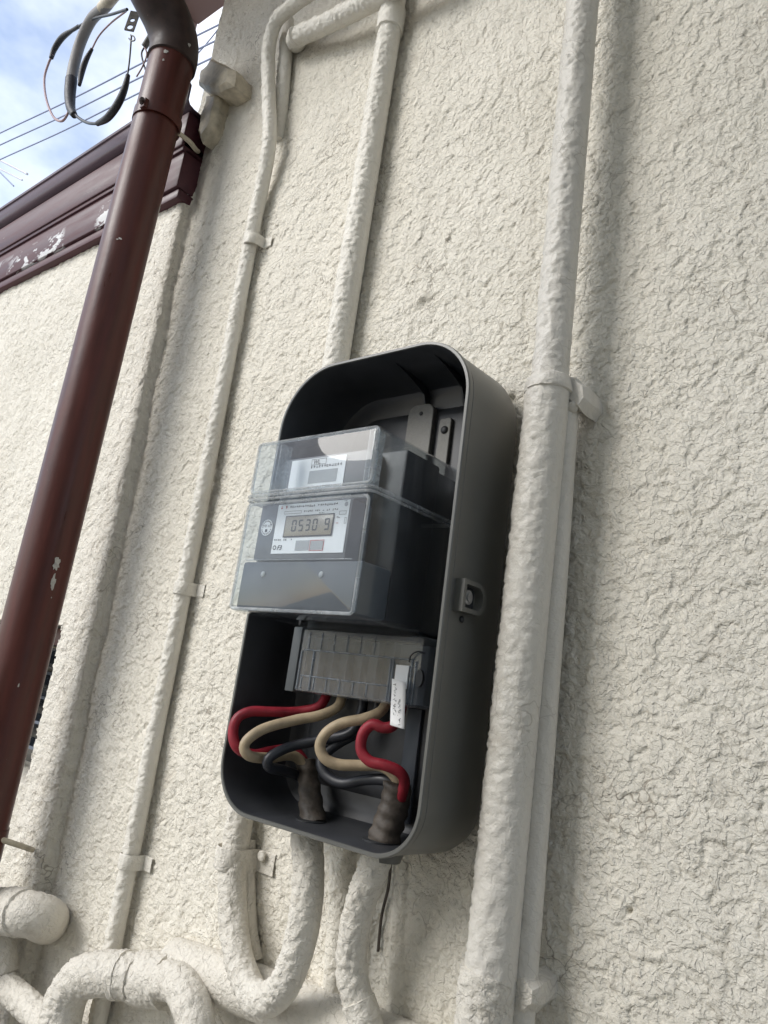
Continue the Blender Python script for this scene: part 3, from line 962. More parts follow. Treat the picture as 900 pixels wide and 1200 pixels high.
# right hand conduit pair
d3 = .557
x3u, x3l = -.5395 * d3, -.548 * d3
c3 = thing('tall_conduit', 'tall thick painted conduit beside the meter box with lumpy saddle clamp', 'conduit', (x3l, -.045, 0))
zc3 = P(648, 462, d3).z
tube('upper_pipe', [(x3u, CAM.y + d3, zc3 - .01), (x3u, CAM.y + d3, zc3 + .3), (x3u, CAM.y + d3, Z0 + 1.26)], .0160, M_PIPESMOOTH, c3, step=.0023, sides=44, disp=rough_paint(1.0))
tube('lower_pipe', [(x3l - .004, CAM.y + d3, .03), (x3l - .003, CAM.y + d3, Z0 - .6), (x3l, CAM.y + d3, Z0), (x3u - .001, CAM.y + d3, zc3 + .004)], .0192, M_PIPESMOOTH, c3, step=.0023, sides=48, disp=rough_paint(.9))
tube('socket_rim', [(x3u, CAM.y + d3, zc3 + .002), (x3u, CAM.y + d3, zc3 + .016)], .0205, M_PIPESMOOTH, c3, step=.002, sides=40, disp=rough_paint(1.2), rfun=lambda s: 1.0 - .16 * s ** 2)
ear = slab('clamp_ear', [(658, 438), (672, 440), (686, 452), (688, 468), (680, 480), (668, 470), (655, 466)], .566, .602, M_PIPESMOOTH, c3, seed=4, amp=.002)
screw_head('screw', P(671, 477, .566), .0052, M_PIPESMOOTH, c3, ax=(.3, -.8, -.5))
zb3 = P(590, 1165, d3).z
tube('bottom_socket', [(x3l - .003, CAM.y + d3, zb3 - .04), (x3l - .003, CAM.y + d3, zb3 + .012)], .0208, M_DIRTY, c3, step=.0023, sides=48, disp=rough_paint(1.2))
slab('clamp_ear', [(600, 1142), (615, 1140), (628, 1155), (628, 1180), (615, 1192), (600, 1185)], .565, .602, M_DIRTY, c3, seed=6, amp=.002)
o_d = .574
x3b = -.5035 * o_d
c3b = tube('slim_conduit', [(x3b, CAM.y + o_d, .04), (x3b + .001, CAM.y + o_d, Z0 - .1), (x3b - .001, CAM.y + o_d, zc3 - .004)], .0102, M_PIPESMOOTH, None, step=.004, sides=24, disp=rough_paint(.5))
tag(c3b, 'slim smooth painted conduit tucked between the tall conduit and the wall', 'conduit')

# ------------------------------------------------------------------ heavy drain pipes at the lower left
dl = thing('arched_drain', 'rough painted drain pipe arching out of wall with collar below thin conduit', 'drain pipe', P(170, 1150, .57))
tube('elbow', [P(62, 1270, .545), P(68, 1220, .545), P(76, 1176, .547), P(91, 1150, .550), P(113, 1142, .553), P(138, 1142, .560), P(160, 1146, .568)], .0222, M_DIRTY, dl, step=.0023, sides=48, disp=rough_paint(1.3))
tube('joint_ring', [P(138, 1142, .560), P(146, 1143, .563)], .0238, M_DIRTY, dl, step=.002, sides=44, disp=rough_paint(1.0))
tube('collar', [P(166, 1146, .575), P(182, 1148, .576), P(200, 1150, .578)], .0262, M_DIRTY, dl, step=.0023, sides=48, disp=rough_paint(1.3))
tube('outlet', [P(186, 1150, .572), P(206, 1150, .566), P(220, 1166, .560), P(229, 1196, .555), P(234, 1255, .55)], .0182, M_DIRTY, dl, step=.0023, sides=44, disp=rough_paint(1.3))
hp = tube('horizontal_drain', [P(205, 1127, .592), P(300, 1162, .592), P(390, 1198, .592), P(600, 1290, .592)], .0235, M_DIRTY, None, step=.004, sides=40, disp=rough_paint(.6))
tag(hp, 'smooth painted drain pipe running level behind the U bend', 'drain pipe')
dl2 = thing('stub_drain', 'weathered capped drain elbow sticking out at the foot of side wall', 'drain pipe', P(20, 1110, .55))
tube('elbow', [P(-70, 1052, .53), P(-20, 1064, .535), P(20, 1069, .54), P(42, 1073, .552), P(55, 1078, .572), P(58, 1082, .612)], .0252, M_DIRTY, dl2, step=.0023, sides=48, disp=rough_paint(1.2))
tube('joint_ring', [P(8, 1067, .538), P(27, 1070, .541)], .0266, M_DIRTY, dl2, step=.0023, sides=48, disp=rough_paint(1.0))
tube('down_leg', [P(2, 1080, .55), P(3, 1110, .552), P(5, 1140, .556)], .0165, M_DIRTY, dl2, step=.0023, sides=38, disp=rough_paint(1.2))
o = tube('slanting_drain', [P(-40, 1100, .56), P(0, 1148, .556), P(35, 1180, .552), P(70, 1215, .548), P(110, 1260, .545)], .0155, M_DIRTY, None, step=.0023, sides=42, disp=rough_paint(1.2))
tag(o, 'lower painted drain pipe slanting down from side wall to the arch', 'drain pipe')

# ------------------------------------------------------------------ meter box
def rrect(x0, x1, z0, z1, rtl, rtr, rbr, rbl, inset=0.0, n=10, p=1.0):
    x0 += inset; x1 -= inset; z0 += inset; z1 -= inset
    L_ = []
    for (cx_, cz_, r_, a0) in ((x1 - max(.0005, rtr - inset), z1 - max(.0005, rtr - inset), max(.0005, rtr - inset), 0),
                               (x0 + max(.0005, rtl - inset), z1 - max(.0005, rtl - inset), max(.0005, rtl - inset), 90),
                               (x0 + max(.0005, rbl - inset), z0 + max(.0005, rbl - inset), max(.0005, rbl - inset), 180),
                               (x1 - max(.0005, rbr - inset), z0 + max(.0005, rbr - inset), max(.0005, rbr - inset), 270)):
        for k in range(n + 1):
            a = R(a0 + 90 * k / n)
            L_.append((cx_ + r_ * math.cos(a), cz_ + r_ * math.sin(a)))
    return L_

def loft(name, rings_, mat, parent, first=True, last=True, smooth=30):
    bm = bmesh.new()
    rv = [[bm.verts.new((x, y, z)) for x, z in pts_] for pts_, y in rings_]
    n = len(rv[0])
    for a, b in zip(rv, rv[1:]):
        for k in range(n):
            bm.faces.new((a[k], a[(k + 1) % n], b[(k + 1) % n], b[k]))
    if first:
        bm.faces.new(rv[0])
    if last:
        bm.faces.new(rv[-1])
    return bm_link(name, bm, mat, parent, smooth)

BX0, BX1, BZ0, BZ1 = -.5825, -.3475, Z0 - .1195, Z0 + .3245
mbx = thing('meter_box', 'open olive grey plastic meter box with rounded corners on the stucco wall', 'meter box', (-.465, -.05, BZ0))
def br(i):
    return rrect(BX0, BX1, BZ0, BZ1, .066, .060, .042, .046, i, 14)
loft('shell', [(br(.016), -.0065), (br(.006), -.0075), (br(.0005), -.012), (br(-.0018), -.022), (br(-.0008), -.06), (br(0), -.0905),
               (br(.0006), -.0912), (br(.0006), -.0922), (br(-.0010), -.0932), (br(-.0012), -.0985), (br(-.0004), -.1000), (br(.0020), -.1002), (br(.0027), -.0990),
               (br(.0032), -.045), (br(.0045), -.030), (br(.008), -.022), (br(.015), -.0185)], M_BOX, mbx)
shell = mbx.children[0]
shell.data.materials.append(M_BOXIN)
for f_ in shell.data.polygons:                # darker charcoal on the faces that look into the box
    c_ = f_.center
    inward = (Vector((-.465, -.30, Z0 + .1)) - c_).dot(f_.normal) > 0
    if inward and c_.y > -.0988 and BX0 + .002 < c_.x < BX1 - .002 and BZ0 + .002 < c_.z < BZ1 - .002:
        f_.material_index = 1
# raised step on the back plate
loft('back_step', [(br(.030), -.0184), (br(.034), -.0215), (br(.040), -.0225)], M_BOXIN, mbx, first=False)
# stiffening fins under the roof of the box
for fx in (-.452, -.405):
    bm = bmesh.new()
    zt = BZ1 - .0028
    pr = [(-.094, zt + .0015), (-.060, zt - .0035), (-.030, zt - .012), (-.021, zt - .030), (-.0185, zt - .032), (-.0185, zt + .0015)]
    a = [bm.verts.new((fx - .0010, y, z)) for y, z in pr]; b = [bm.verts.new((fx + .0010, y, z)) for y, z in pr]
    bm.faces.new(a); bm.faces.new(b)
    for k in range(len(pr)):
        bm.faces.new((a[k], a[(k + 1) % len(pr)], b[(k + 1) % len(pr)], b[k]))
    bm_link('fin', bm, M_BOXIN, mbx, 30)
# fixing lug on the right side with its screw
lug_c = P(543, 697, .535)
lx, ly, lz = BX1 + .0005, CAM.y + .528, Z0 + .0905
bm = bmesh.new()
pr = []
for k in range(13):
    a = R(-90 + 180 * k / 12)
    pr.append((ly + .008 + .0135 * math.cos(a), lz + .0135 * math.sin(a)))
pr += [(ly - .0150, lz + .0135), (ly - .0150, lz - .0135)]
hole = []
n = len(pr)
o_, i_, t_, ib = [], [], [], []
cy_, cz_ = ly - .001, lz
for y, z in pr:
    o_.append(bm.verts.new((lx - .004, y, z))); t_.append(bm.verts.new((lx + .0090, y, z)))
    yy, zz = cy_ + (y - cy_) * .74, cz_ + (z - cz_) * .72
    i_.append(bm.verts.new((lx + .0092, yy, zz))); ib.append(bm.verts.new((lx + .0008, yy, zz)))
for k in range(n):
    k2 = (k + 1) % n
    for a, b in ((o_, t_), (t_, i_), (i_, ib)):
        bm.faces.new((a[k], a[k2], b[k2], b[k]))
bm.faces.new(ib)
lug = bm_link('screw_lug', bm, M_BOX, mbx, 35)
bm = bmesh.new()
for (r_, t0, t1) in ((.0066, .0005, .0042), (.0038, .0040, .0056)):
    c_ = bmesh.ops.create_cone(bm, cap_ends=True, segments=24, radius1=r_, radius2=r_ * .92, depth=t1 - t0)
    for v in c_['verts']:
        v.co = Vector((lx + .0010 + (t0 + t1) / 2 + v.co.z, ly - .001 + v.co.x, lz + v.co.y))
under(bm_link('screw', bm, M_SCREW, None, 35), lug, mbx)
under(box('recess', lx + .0009, lx + .0013, ly - .0105, ly + .0125, lz - .0092, lz + .0092, M_DARKPL, None, bev=0), lug, mbx)
under(screw_head('pilot_hole', (lx + .001, ly - .001, lz - .0185), .0030, M_DARKPL, None, ax=(1, 0, 0)), lug, mbx)
# latch hole rims in the floor
for (px_, py_, r_) in ((447, 985, .0155), (365, 962, .0135)):
    c_ = P(px_, py_, .545)
    zf = BZ0 + .0036
    bm = bmesh.new()
    bmesh.ops.create_cone(bm, cap_ends=True, segments=28, radius1=r_, radius2=r_, depth=.0012)
    for v in bm.verts:
        v.co = Vector((c_.x + v.co.x, -.056 + v.co.y * 1.05, zf + v.co.z))
    bm_link('cable_hole', bm, M_DARKPL, mbx, 30)
# drain spout under the floor
bm = bmesh.new()
bmesh.ops.create_cone(bm, cap_ends=True, segments=24, radius1=.013, radius2=.016, depth=.012)
c_ = P(447, 1006, .545)
for v in bm.verts:
    v.co = Vector((c_.x + v.co.x + .002, -.052 + v.co.y, BZ0 - .0055 + v.co.z))
bm_link('cable_gland', bm, M_BOX, mbx, 30)
# galvanised mounting plates on the back
def plate(x0, x1, z1, r_, yf):
    rr = lambda i: rrect(x0, x1, Z0 + .214, z1, r_, r_, .001, .001, i, 8)
    return loft('mounting_plate', [(rr(0), -.0228), (rr(0), yf + .0007), (rr(.0007), yf)], M_STEEL, mbx, first=False)
plate(-.4690, -.4365, Z0 + .2985, .010, -.0290)
pl2 = plate(-.4290, -.4145, Z0 + .2800, .003, -.0270)
under(screw_head('screw', (-.4215, -.0275, Z0 + .2670), .0042, M_DARKPL, None), pl2, mbx)
screw_head('rivet', (-.4520, -.0294, Z0 + .2880), .0022, M_DARKPL, mbx)
# guide channel at the lower right of the back plate
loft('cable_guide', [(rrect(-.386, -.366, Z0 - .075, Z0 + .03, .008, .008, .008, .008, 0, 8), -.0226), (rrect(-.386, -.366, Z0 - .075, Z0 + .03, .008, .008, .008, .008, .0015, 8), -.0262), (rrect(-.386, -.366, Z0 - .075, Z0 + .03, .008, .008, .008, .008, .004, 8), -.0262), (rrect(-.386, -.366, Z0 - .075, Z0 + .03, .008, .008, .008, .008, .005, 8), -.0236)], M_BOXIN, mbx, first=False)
box('guide_strip', -.425, -.409, -.0265, -.0226, BZ0 + .016, Z0 - .005, M_PANEL, mbx, bev=.001)

# ------------------------------------------------------------------ electricity meter
CX0, CX1 = -.5440, -.3920
MZB, MZS, MZT = Z0 + .0585, Z0 + .1645, Z0 + .2205
YF = -.157
mt_ = thing('electricity_meter', 'electricity meter with clear cover, white labels and digital display in box', 'meter', (-.468, -.03, Z0))
box('base', CX0 + .006, CX1 - .006, -.060, -.0228, Z0 + .050, MZT - .010, M_DARKPL, mt_, bev=.003)
box('inner_frame', CX0 + .010, CX1 - .0035, -.112, -.0605, MZB + .004, MZT - .006, M_BODY, mt_, bev=.003)
# upper communication module and its label
um = box('upper_module', -.5312, -.4225, -.130, -.1125, Z0 + .1690, Z0 + .2110, M_GREYPL, mt_, bev=.0015)
lab = box('label_plate', -.5210, -.4505, -.1306, -.1302, Z0 + .1775, Z0 + .2085, M_LABEL, None, bev=0)
under(lab, um, mt_)
# lower register block
rb = box('register', -.5420, -.4262, -.140, -.1125, Z0 + .1090, Z0 + .1625, M_GREYPL, mt_, bev=.0015)
rl_ = box('label_plate', -.5180, -.4285, -.1406, -.1402, Z0 + .1145, Z0 + .1615, M_LABEL, None, bev=0)
under(rl_, rb, mt_)
def flat(name, rects, y, mat, par, mtx=None):
    """flat print: several rectangles (x0,x1,z0,z1) as one thin part"""
    bm = bmesh.new()
    for (a, b, c_, d_) in rects:
        vs = [bm.verts.new((a, y, c_)), bm.verts.new((b, y, c_)), bm.verts.new((b, y, d_)), bm.verts.new((a, y, d_))]
        bm.faces.new(vs)
    o = bm_link(name, bm, mat, None, None)
    if 'print' in name:
        o['kind'] = 'stuff'
    o.parent = par
    o.matrix_parent_inverse = Matrix.Identity(4)
    return o
def tinyprint(x0, x1, z0, z1, n, rnd):
    """illegible small print: uneven glyph-like strokes on one line"""
    out_ = []
    w = (x1 - x0) / n
    for k in range(n):
        if rnd.random() < .12:
            continue
        a = x0 + k * w
        for _ in range(3):
            if rnd.random() < .5:
                s = rnd.uniform(z0, z1 - (z1 - z0) * .25)
                out_.append((a + w * .08, a + w * rnd.uniform(.6, .88), s, s + (z1 - z0) * .2))
            else:
                s = a + w * rnd.uniform(.05, .65)
                out_.append((s, s + w * .2, z0 + (z1 - z0) * rnd.uniform(0, .3), z1))
    return out_
rnd = random.Random(3)
yl = -.1308
flat('small_print', tinyprint(-.494, -.454, Z0 + .1985, Z0 + .2010, 12, rnd) + tinyprint(-.500, -.456, Z0 + .1793, Z0 + .1810, 20, rnd), yl, M_INK, lab)
flat('blanked_panel', [(-.495, -.459, Z0 + .1835, Z0 + .1960)], yl, M_INKGREY, lab)
def text(name, s, x, z, y, size, mat, par, align='LEFT', bold=0.0, shear=0.0):
    cu = bpy.data.curves.new(name, 'FONT')
    cu.body = s
    cu.size = size
    cu.align_x = align
    cu.offset = bold
    cu.shear = shear
    t = bpy.data.objects.new(name, cu)
    C.objects.link(t)
    bpy.context.view_layer.update()
    me_ = bpy.data.meshes.new_from_object(t.evaluated_get(bpy.context.evaluated_depsgraph_get()))
    bpy.data.objects.remove(t)
    for v in me_.vertices:
        v.co = Vector((x + v.co.x, y, z + v.co.y))
    me_.materials.clear()
    o = link(name, me_, mat, None, None)
    o.parent = par
    o.matrix_parent_inverse = Matrix.Identity(4)
    return o
text('lettering', 'WL', -.4915, Z0 + .2025, yl, .0058, M_INK, lab, bold=.00008)
fr_ = lambda a, b, c_, d_, t: [(a, b, c_, c_ + t), (a, b, d_ - t, d_), (a, a + t, c_ + t, d_ - t), (b - t, b, c_ + t, d_ - t)]
flat('lettering_frame', fr_(-.4940, -.4750, Z0 + .2016, Z0 + .2075, .0004), yl, M_INK, lab)
yl2 = -.1409
flat('small_print', tinyprint(-.5020, -.4420, Z0 + .1572, Z0 + .1594, 22, rnd) + tinyprint(-.4830, -.4410, Z0 + .1525, Z0 + .1543, 18, rnd)
     + tinyprint(-.5165, -.4920, Z0 + .1266, Z0 + .1282, 10, rnd) + tinyprint(-.4415, -.4375, Z0 + .1452, Z0 + .1468, 3, rnd)
     + tinyprint(-.4640, -.4570, Z0 + .1503, Z0 + .1515, 4, rnd) + tinyprint(-.4350, -.4300, Z0 + .1600, Z0 + .1610, 4, rnd)
     + fr_(-.4390, -.4310, Z0 + .1482, Z0 + .1515, .0003) + fr_(-.4318, -.4296, Z0 + .1400, Z0 + .1455, .0003) + fr_(-.5085, -.4860, Z0 + .1518, Z0 + .1545, .0003), yl2, M_INK, rl_)
flat('red_print', tinyprint(-.5140, -.5050, Z0 + .1570, Z0 + .1598, 3, rnd) + tinyprint(-.4415, -.4382, Z0 + .1402, Z0 + .1412, 3, rnd) + fr_(-.4690, -.4520, Z0 + .1165, Z0 + .1262, .0005), yl2, M_INKRED, rl_)
flat('blanked_panel', [(-.4870, -.4700, Z0 + .1170, Z0 + .1262), (-.4680, -.4530, Z0 + .1176, Z0 + .1252)], yl2, M_INKGREY, rl_)
text('lettering', 'F3', -.5105, Z0 + .1180, yl2, .0062, M_INK, rl_, bold=.0001, shear=.2)
bm = bmesh.new()
bmesh.ops.create_circle(bm, cap_ends=True, segments=24, radius=.0021)
for v in bm.verts: v.co = Vector((-.4322 + v.co.x, yl2, Z0 + .1575 + v.co.y))
o = bm_link('sensor_dot', bm, M_INKGREY, None, None); under(o, rl_, mt_)
bm = bmesh.new()
rO = bmesh.ops.create_circle(bm, cap_ends=False, segments=24, radius=.0022)['verts']
rI = bmesh.ops.create_circle(bm, cap_ends=False, segments=24, radius=.0014)['verts']
for k in range(24):
    bm.faces.new((rO[k], rO[(k + 1) % 24], rI[(k + 1) % 24], rI[k]))
for v in bm.verts: v.co = Vector((-.5140 + v.co.x, yl2, Z0 + .1202 + v.co.y))
o = bm_link('mark_ring', bm, M_INK, None, None); under(o, rl_, mt_)
# display
lcd = box('display', -.5040, -.4450, -.1416, -.1404, Z0 + .1305, Z0 + .1488, M_LCD, None, bev=.0002)
under(lcd, rb, mt_)
flat('display_bezel', fr_(-.5050, -.4440, Z0 + .1295, Z0 + .1498, .0010), -.1413, M_INK, rb)
SEG = {'0': 'abcdef', '5': 'afgcd', '3': 'abgcd', '9': 'abcdfg'}
def seven(ch, x, z, w, h, t):
    s = {'a': (x + t * .6, x + w - t * .6, z + h - t, z + h), 'd': (x + t * .6, x + w - t * .6, z, z + t), 'g': (x + t * .6, x + w - t * .6, z + h / 2 - t / 2, z + h / 2 + t / 2),
         'f': (x, x + t, z + h / 2 + t * .3, z + h - t * .4), 'b': (x + w - t, x + w, z + h / 2 + t * .3, z + h - t * .4), 'e': (x, x + t, z + t * .4, z + h / 2 - t * .3), 'c': (x + w - t, x + w, z + t * .4, z + h / 2 - t * .3)}
    return [s[k] for k in SEG[ch]]
for ch, x in (('0', -.4950), ('5', -.4862), ('3', -.4774), ('0', -.4686), ('9', -.4540)):
    o = flat('digit', seven(ch, x, Z0 + .1345, .0060, .0110, .0015), -.14185, M_LCDSEG, lcd)
# round date seal on the register
bm = bmesh.new()
bmesh.ops.create_circle(bm, cap_ends=True, segments=40, radius=.0078)
for v in bm.verts: v.co = Vector((-.5297 + v.co.x, -.1404, Z0 + .1400 + v.co.y))
seal = bm_link('round_seal', bm, M_LABEL, None, None); under(seal, rb, mt_)
text('lettering', '27年 4月', -.5297, Z0 + .1402, -.1407, .0036, M_INK, seal, align='CENTER')
arc = []
for k in range(16):
    a = R(20 + 140 * k / 15) if k < 8 else R(200 + 140 * (k - 8) / 7)
    if k < 8: a = R(25 + 130 * k / 7)
    cx_, cz_ = -.5297 + .0063 * math.cos(a), Z0 + .1400 + .0063 * math.sin(a)
    arc.append((cx_ - .0006, cx_ + .0006, cz_ - .0006, cz_ + .0006))
flat('small_print', arc + [(-.5312, -.5282, Z0 + .1356, Z0 + .1384)], -.1407, M_INK, seal)
# lower front panel with two bosses
lpn = box('lower_panel', CX0 + .0030, CX1 - .0030, -.1515, -.1125, MZB + .0030, Z0 + .1050, M_PANEL, mt_, bev=.003)
for bx_ in (-.5105, -.4385):
    under(screw_head('boss', (bx_, -.1518, Z0 + .0930), .0028, M_INKGREY, None), lpn, mt_)

def cover(name, z0, z1, rt, rbt, mat):
    def rr(i, gz=0):
        return rrect(CX0, CX1, z0, z1, rt, rt, rbt, rbt, i, 6)
    o = loft(name, [(rr(-.0010), -.030), (rr(0), -.120), (rr(0), YF + .0045), (rr(.0006), YF + .0022), (rr(.0020), YF + .0006), (rr(.0042), YF)], mat, mt_, first=False, last=True, smooth=50)
    sm = o.modifiers.new('thickness', 'SOLIDIFY')
    sm.thickness = .0014
    sm.offset = -1
    return o
uc = cover('upper_cover', MZS + .0012, MZT, .006, .002, M_CLEAR)
lc = cover('lower_cover', MZB, MZS - .0012, .002, .006, M_CLEAR)
# moulded bead along the split, and edge highlights of thick clear plastic
def bead(name, z, r, x_out, par, yb=-.040):
    pts_ = [(CX1 + x_out, yb, z), (CX1 + x_out, -.10, z), (CX1 + x_out, YF + .010, z), (CX1 + x_out - .001, YF + .003, z), (CX1 - .004, YF - .0010, z), (CX1 - .02, YF - .0016, z),
            (-.468, YF - .0016, z), (CX0 + .02, YF - .0016, z), (CX0 + .004, YF - .0010, z), (CX0 - x_out + .001, YF + .003, z), (CX0 - x_out, YF + .010, z), (CX0 - x_out, -.10, z), (CX0 - x_out, yb, z)]
    return tube(name, pts_, r, M_RIBCLEAR, par, step=.003, sides=12)
bead('seam_bead', MZS + .0014, .0016, .0012, mt_)
bead('seam_bead', MZS - .0022, .0013, .0012, mt_)
def edge_frame(name, z0, z1, r, mat):
    lp_ = rrect(CX0, CX1, z0, z1, .006, .006, .006, .006, .0022, 6)
    pts_ = [(x, YF + .0010, z) for x, z in lp_] + [(lp_[0][0], YF + .0010, lp_[0][1])]
    return tube(name, pts_, r, mat, mt_, step=.003, sides=10, cap=False, lin=True)
edge_frame('upper_rim', MZS + .003, MZT, .0015, M_RIBCLEAR)
edge_frame('lower_rim', MZB, MZS - .004, .0015, M_RIBCLEAR)
for x_ in (-.5170, -.5125, -.4040, -.3990):
    under(box('clear_rib', x_ - .0005, x_ + .0005, YF + .002, YF + .016, MZS + .004, MZT - .003, M_RIBCLEAR, None, bev=.0002), uc, mt_)
under(box('clear_rib', CX0 + .010, CX1 - .012, YF + .0017, YF + .0030, Z0 + .1052, Z0 + .1058, M_RIBCLEAR, None, bev=.0002), lc, mt_)
# terminal cover
TX0, TX1, TZ0, TZ1 = -.5410, -.3835, Z0 - .0042, Z0 + .0560
box('terminal_block', TX0 + .004, TX1 - .004, -.0560, -.0228, TZ0 + .002, Z0 + .0495, M_PANEL, mt_, bev=.002)
for k in range(7):
    x_ = TX0 + .014 + k * .0180
    box('terminal_divider', x_ - .0007, x_ + .0007, -.0655, -.0562, TZ0 + .003, TZ1 - .006, M_PANEL, mt_, bev=.0003)
tcv = loft('terminal_cover', [(rrect(TX0, TX1, TZ0, TZ1, .002, .002, .002, .002, 0, 4), -.030), (rrect(TX0, TX1, TZ0, TZ1, .002, .002, .002, .002, 0, 4), -.0685), (rrect(TX0, TX1, TZ0, TZ1, .002, .002, .002, .002, .0012, 4), -.0700)], M_CLEAR2, mt_, first=False, smooth=40)
for (xa, xb, z_) in ((TX0 + .016, TX1 - .008, Z0 + .0355), (TX0 + .016, TX1 - .032, Z0 + .0110)):
    under(box('moulded_rib', xa, xb, -.0712, -.0702, z_ - .0006, z_ + .0006, M_RIBDIM, None, bev=.0002), tcv, mt_)
for k in range(6):
    x_ = TX0 + .018 + k * .0165
    under(box('moulded_rib', x_ - .0005, x_ + .0005, -.0709, -.0702, TZ0 + .003, Z0 + .0100, M_RIBDIM, None, bev=.0002), tcv, mt_)
    under(box('moulded_rib', x_ + .003 - .0005, x_ + .003 + .0005, -.0709, -.0702, Z0 + .0368, TZ1 - .003, M_RIBDIM, None, bev=.0002), tcv, mt_)
for x_ in (TX0 + .0135, TX0 + .030, TX1 - .0300, TX1 - .0330, TX1 - .0100, TX1 - .0055):
    under(box('moulded_rib', x_ - .0006, x_ + .0006, -.0716, -.0702, (TZ0 + .002), Z0 + .0345, M_RIBDIM, None, bev=.0002), tcv, mt_)
box('side_flange', TX0 - .0010, TX0 + .0105, -.0722, -.0600, TZ0 - .001, TZ1 + .001, M_FLANGE, mt_, bev=.001)
box('side_hinge', TX0 - .0050, TX0 - .0014, -.0640, -.0400, TZ0 + .012, TZ1 + .002, M_DARKPL, mt_, bev=.001)
wl = box('white_sticker', TX1 - .0265, TX1 - .0125, -.0714, -.0703, Z0 + .0105, Z0 + .0300, M_LABEL, None, bev=0)
under(wl, tcv, mt_)
bm = bmesh.new()
bmesh.ops.create_cone(bm, cap_ends=True, segments=28, radius1=.0072, radius2=.0072, depth=.003)
for v in bm.verts: v.co = Vector((TX1 - .0005 + v.co.x * .55, -.0702 + v.co.z, Z0 + .0205 + v.co.y))
bm_link('seal_knob', bm, M_DARKPL, mt_, 35)
tube('seal_wire', [(TX1 - .012, -.0725, Z0 + .0330), (TX1 - .010, -.0735, Z0 + .0390), (TX1 - .004, -.0735, Z0 + .0425), (TX1 + .002, -.070, Z0 + .042)], .0007, M_BLACKW, mt_, step=.002, sides=8)

# paper tag
bm = bmesh.new()
tagc = [P(466.5, 797, .520), P(466, 815, .519), P(465, 833, .5175), P(464.5, 852, .513)]
rowsf = []
cc = catmull(tagc, .004)
for c_ in cc:
    rowsf.append([bm.verts.new((c_[0] + s, c_[1] + .0012 * abs(s) / .0075, c_[2] + s * -.10)) for s in (-.0075, -.004, 0, .004, .0075)])
for a, b in zip(rowsf, rowsf[1:]):
    for k in range(4):
        bm.faces.new((a[k], a[k + 1], b[k + 1], b[k]))
ptg = bm_link('paper_tag', bm, M_PAPER, None, 60)
sm = ptg.modifiers.new('thickness', 'SOLIDIFY'); sm.thickness = .0003; sm.offset = 1
tag(ptg, 'white paper tag with handwriting hanging from the terminal cover', 'tag')
bm = bmesh.new()
rnd = random.Random(9)
for col, (i0, i1, off) in enumerate(((1, len(cc) - 3, -.0022), (4, len(cc) - 1, .0026))):
    for i in range(i0, i1):
        c_ = cc[i]
        for _ in range(3):
            x_ = c_[0] + off + rnd.uniform(-.0014, .0014) + (i - i0) * .00012; z_ = c_[2] + rnd.uniform(-.0018, .0018)
            l_ = rnd.uniform(.0010, .0024); a = rnd.uniform(0, math.pi)
            dx_, dz_ = l_ / 2 * math.cos(a), l_ / 2 * math.sin(a); nx_, nz_ = -math.sin(a) * .00022, math.cos(a) * .00022
            y_ = c_[1] - .0006
            bm.faces.new([bm.verts.new((x_ + sx * dx_ + sn * nx_, y_, z_ + sx * dz_ + sn * nz_)) for sx, sn in ((-1, -1), (1, -1), (1, 1), (-1, 1))])
under(bm_link('handwriting', bm, M_INK, None, None), ptg, ptg)

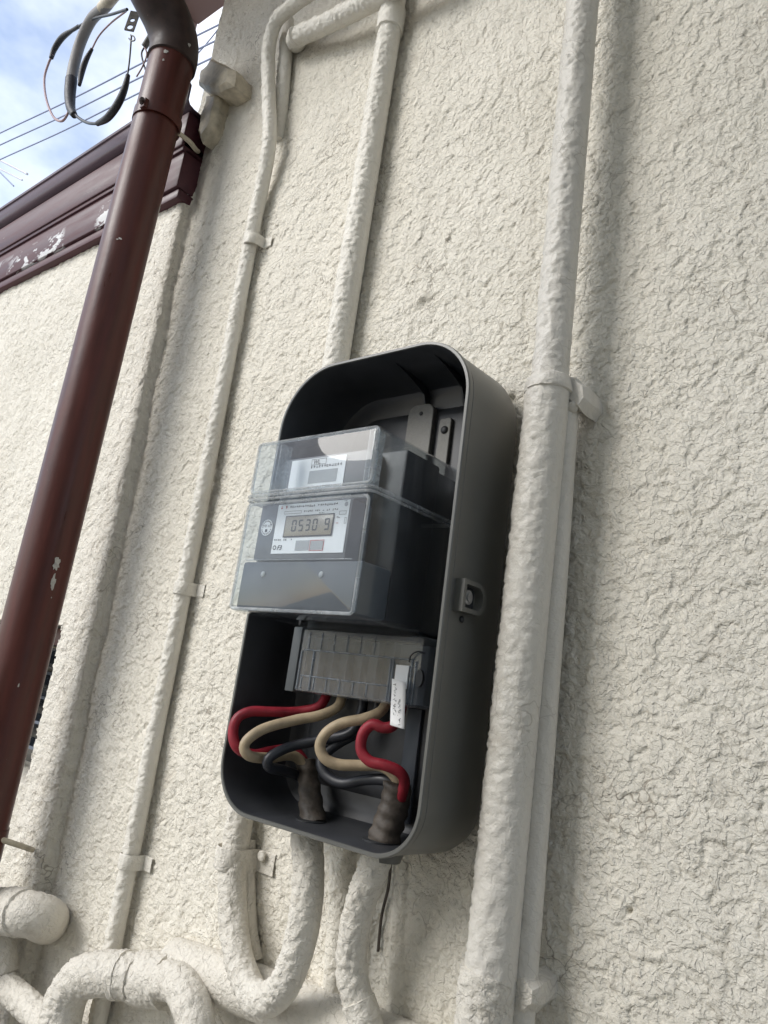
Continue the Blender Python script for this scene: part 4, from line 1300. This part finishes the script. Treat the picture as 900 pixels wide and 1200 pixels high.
# ------------------------------------------------------------------ supply wires and taped cable ends
def cable(name, pix, r, mat, label, grp=None):
    o = tube(name, [P(*a) for a in pix], r, mat, None, step=.003, sides=20, disp=lambda V, NN: .0003 * perlin(V, 60, 3))
    tag(o, label, 'wire', grp)
    return o
WR = .0048
cable('red_wire', [(384, 812, .560), (374, 828, .552), (350, 834, .540), (318, 834, .518), (294, 834, .502), (278, 842, .492), (273, 860, .490), (279, 877, .493), (297, 884, .506), (320, 880, .528), (342, 878, .548), (356, 892, .556), (358, 910, .558)], WR, M_REDW, 'long red supply wire looping out past the box rim behind a beige one')
cable('beige_wire', [(402, 812, .560), (396, 828, .552), (376, 838, .540), (345, 844, .522), (312, 853, .500), (292, 865, .486), (286, 876, .484), (293, 886, .490), (315, 888, .514), (340, 885, .538), (354, 893, .550), (362, 912, .556)], WR, M_BEIGEW, 'beige supply wire looping in front of the long red wire')
cable('black_wire', [(426, 815, .562), (424, 834, .560), (412, 858, .550), (382, 866, .540), (348, 873, .524), (326, 881, .508), (314, 890, .500), (316, 899, .504), (332, 903, .525), (347, 908, .548), (358, 916, .556)], WR, M_BLACKW, 'black supply wire bending into the taped cable above the U bend')
cable('beige_wire', [(456, 812, .556), (448, 832, .546), (428, 842, .534), (402, 847, .524), (383, 858, .517), (375, 874, .515), (381, 889, .518), (398, 896, .526), (422, 897, .536), (448, 898, .545), (464, 912, .550), (466, 930, .552)], WR, M_BEIGEW, 'beige supply wire curling behind the short kinked red wire')
cable('red_wire', [(474, 812, .552), (469, 835, .542), (461, 850, .532), (449, 853, .527), (437, 849, .523), (426, 859, .520), (423, 878, .520), (433, 892, .523), (452, 897, .529), (467, 904, .536), (474, 915, .542), (471, 930, .548), (466, 946, .553)], WR, M_REDW, 'short kinked red supply wire just below the paper tag')
cable('black_wire', [(444, 815, .566), (440, 838, .564), (420, 858, .556), (395, 872, .548), (381, 884, .543), (376, 896, .540), (384, 910, .541), (402, 918, .544), (428, 914, .547), (450, 914, .549), (466, 924, .552), (468, 940, .554)], WR, M_BLACKW, 'black supply wire sagging in a loop under the short red wire')
def wraps(k):
    return lambda V, NN: .0012 * np.sin(V[:, 2] * 620 + V[:, 0] * 160) * .6 + .0014 * perlin(V, 110, k) + .0010 * perlin(V, 40, k + 5)
o = tube('taped_cable', [P(358, 892, .556), P(361, 915, .556), P(365, 940, .554), P(367, 968, .549)], .0115, M_TAPE, None, step=.002, sides=28, disp=wraps(4), rfun=lambda s: .78 + .3 * s)
tag(o, 'brown taped cable end rising from box floor above the U bend', 'cable')
o = tube('taped_cable', [P(467, 918, .553), P(463, 940, .553), P(456, 962, .550), P(449, 990, .546)], .0128, M_TAPE, None, step=.002, sides=28, disp=wraps(9), rfun=lambda s: .95 + .1 * s)
tag(o, 'brown taped cable end rising from box floor under the short red wire', 'cable')
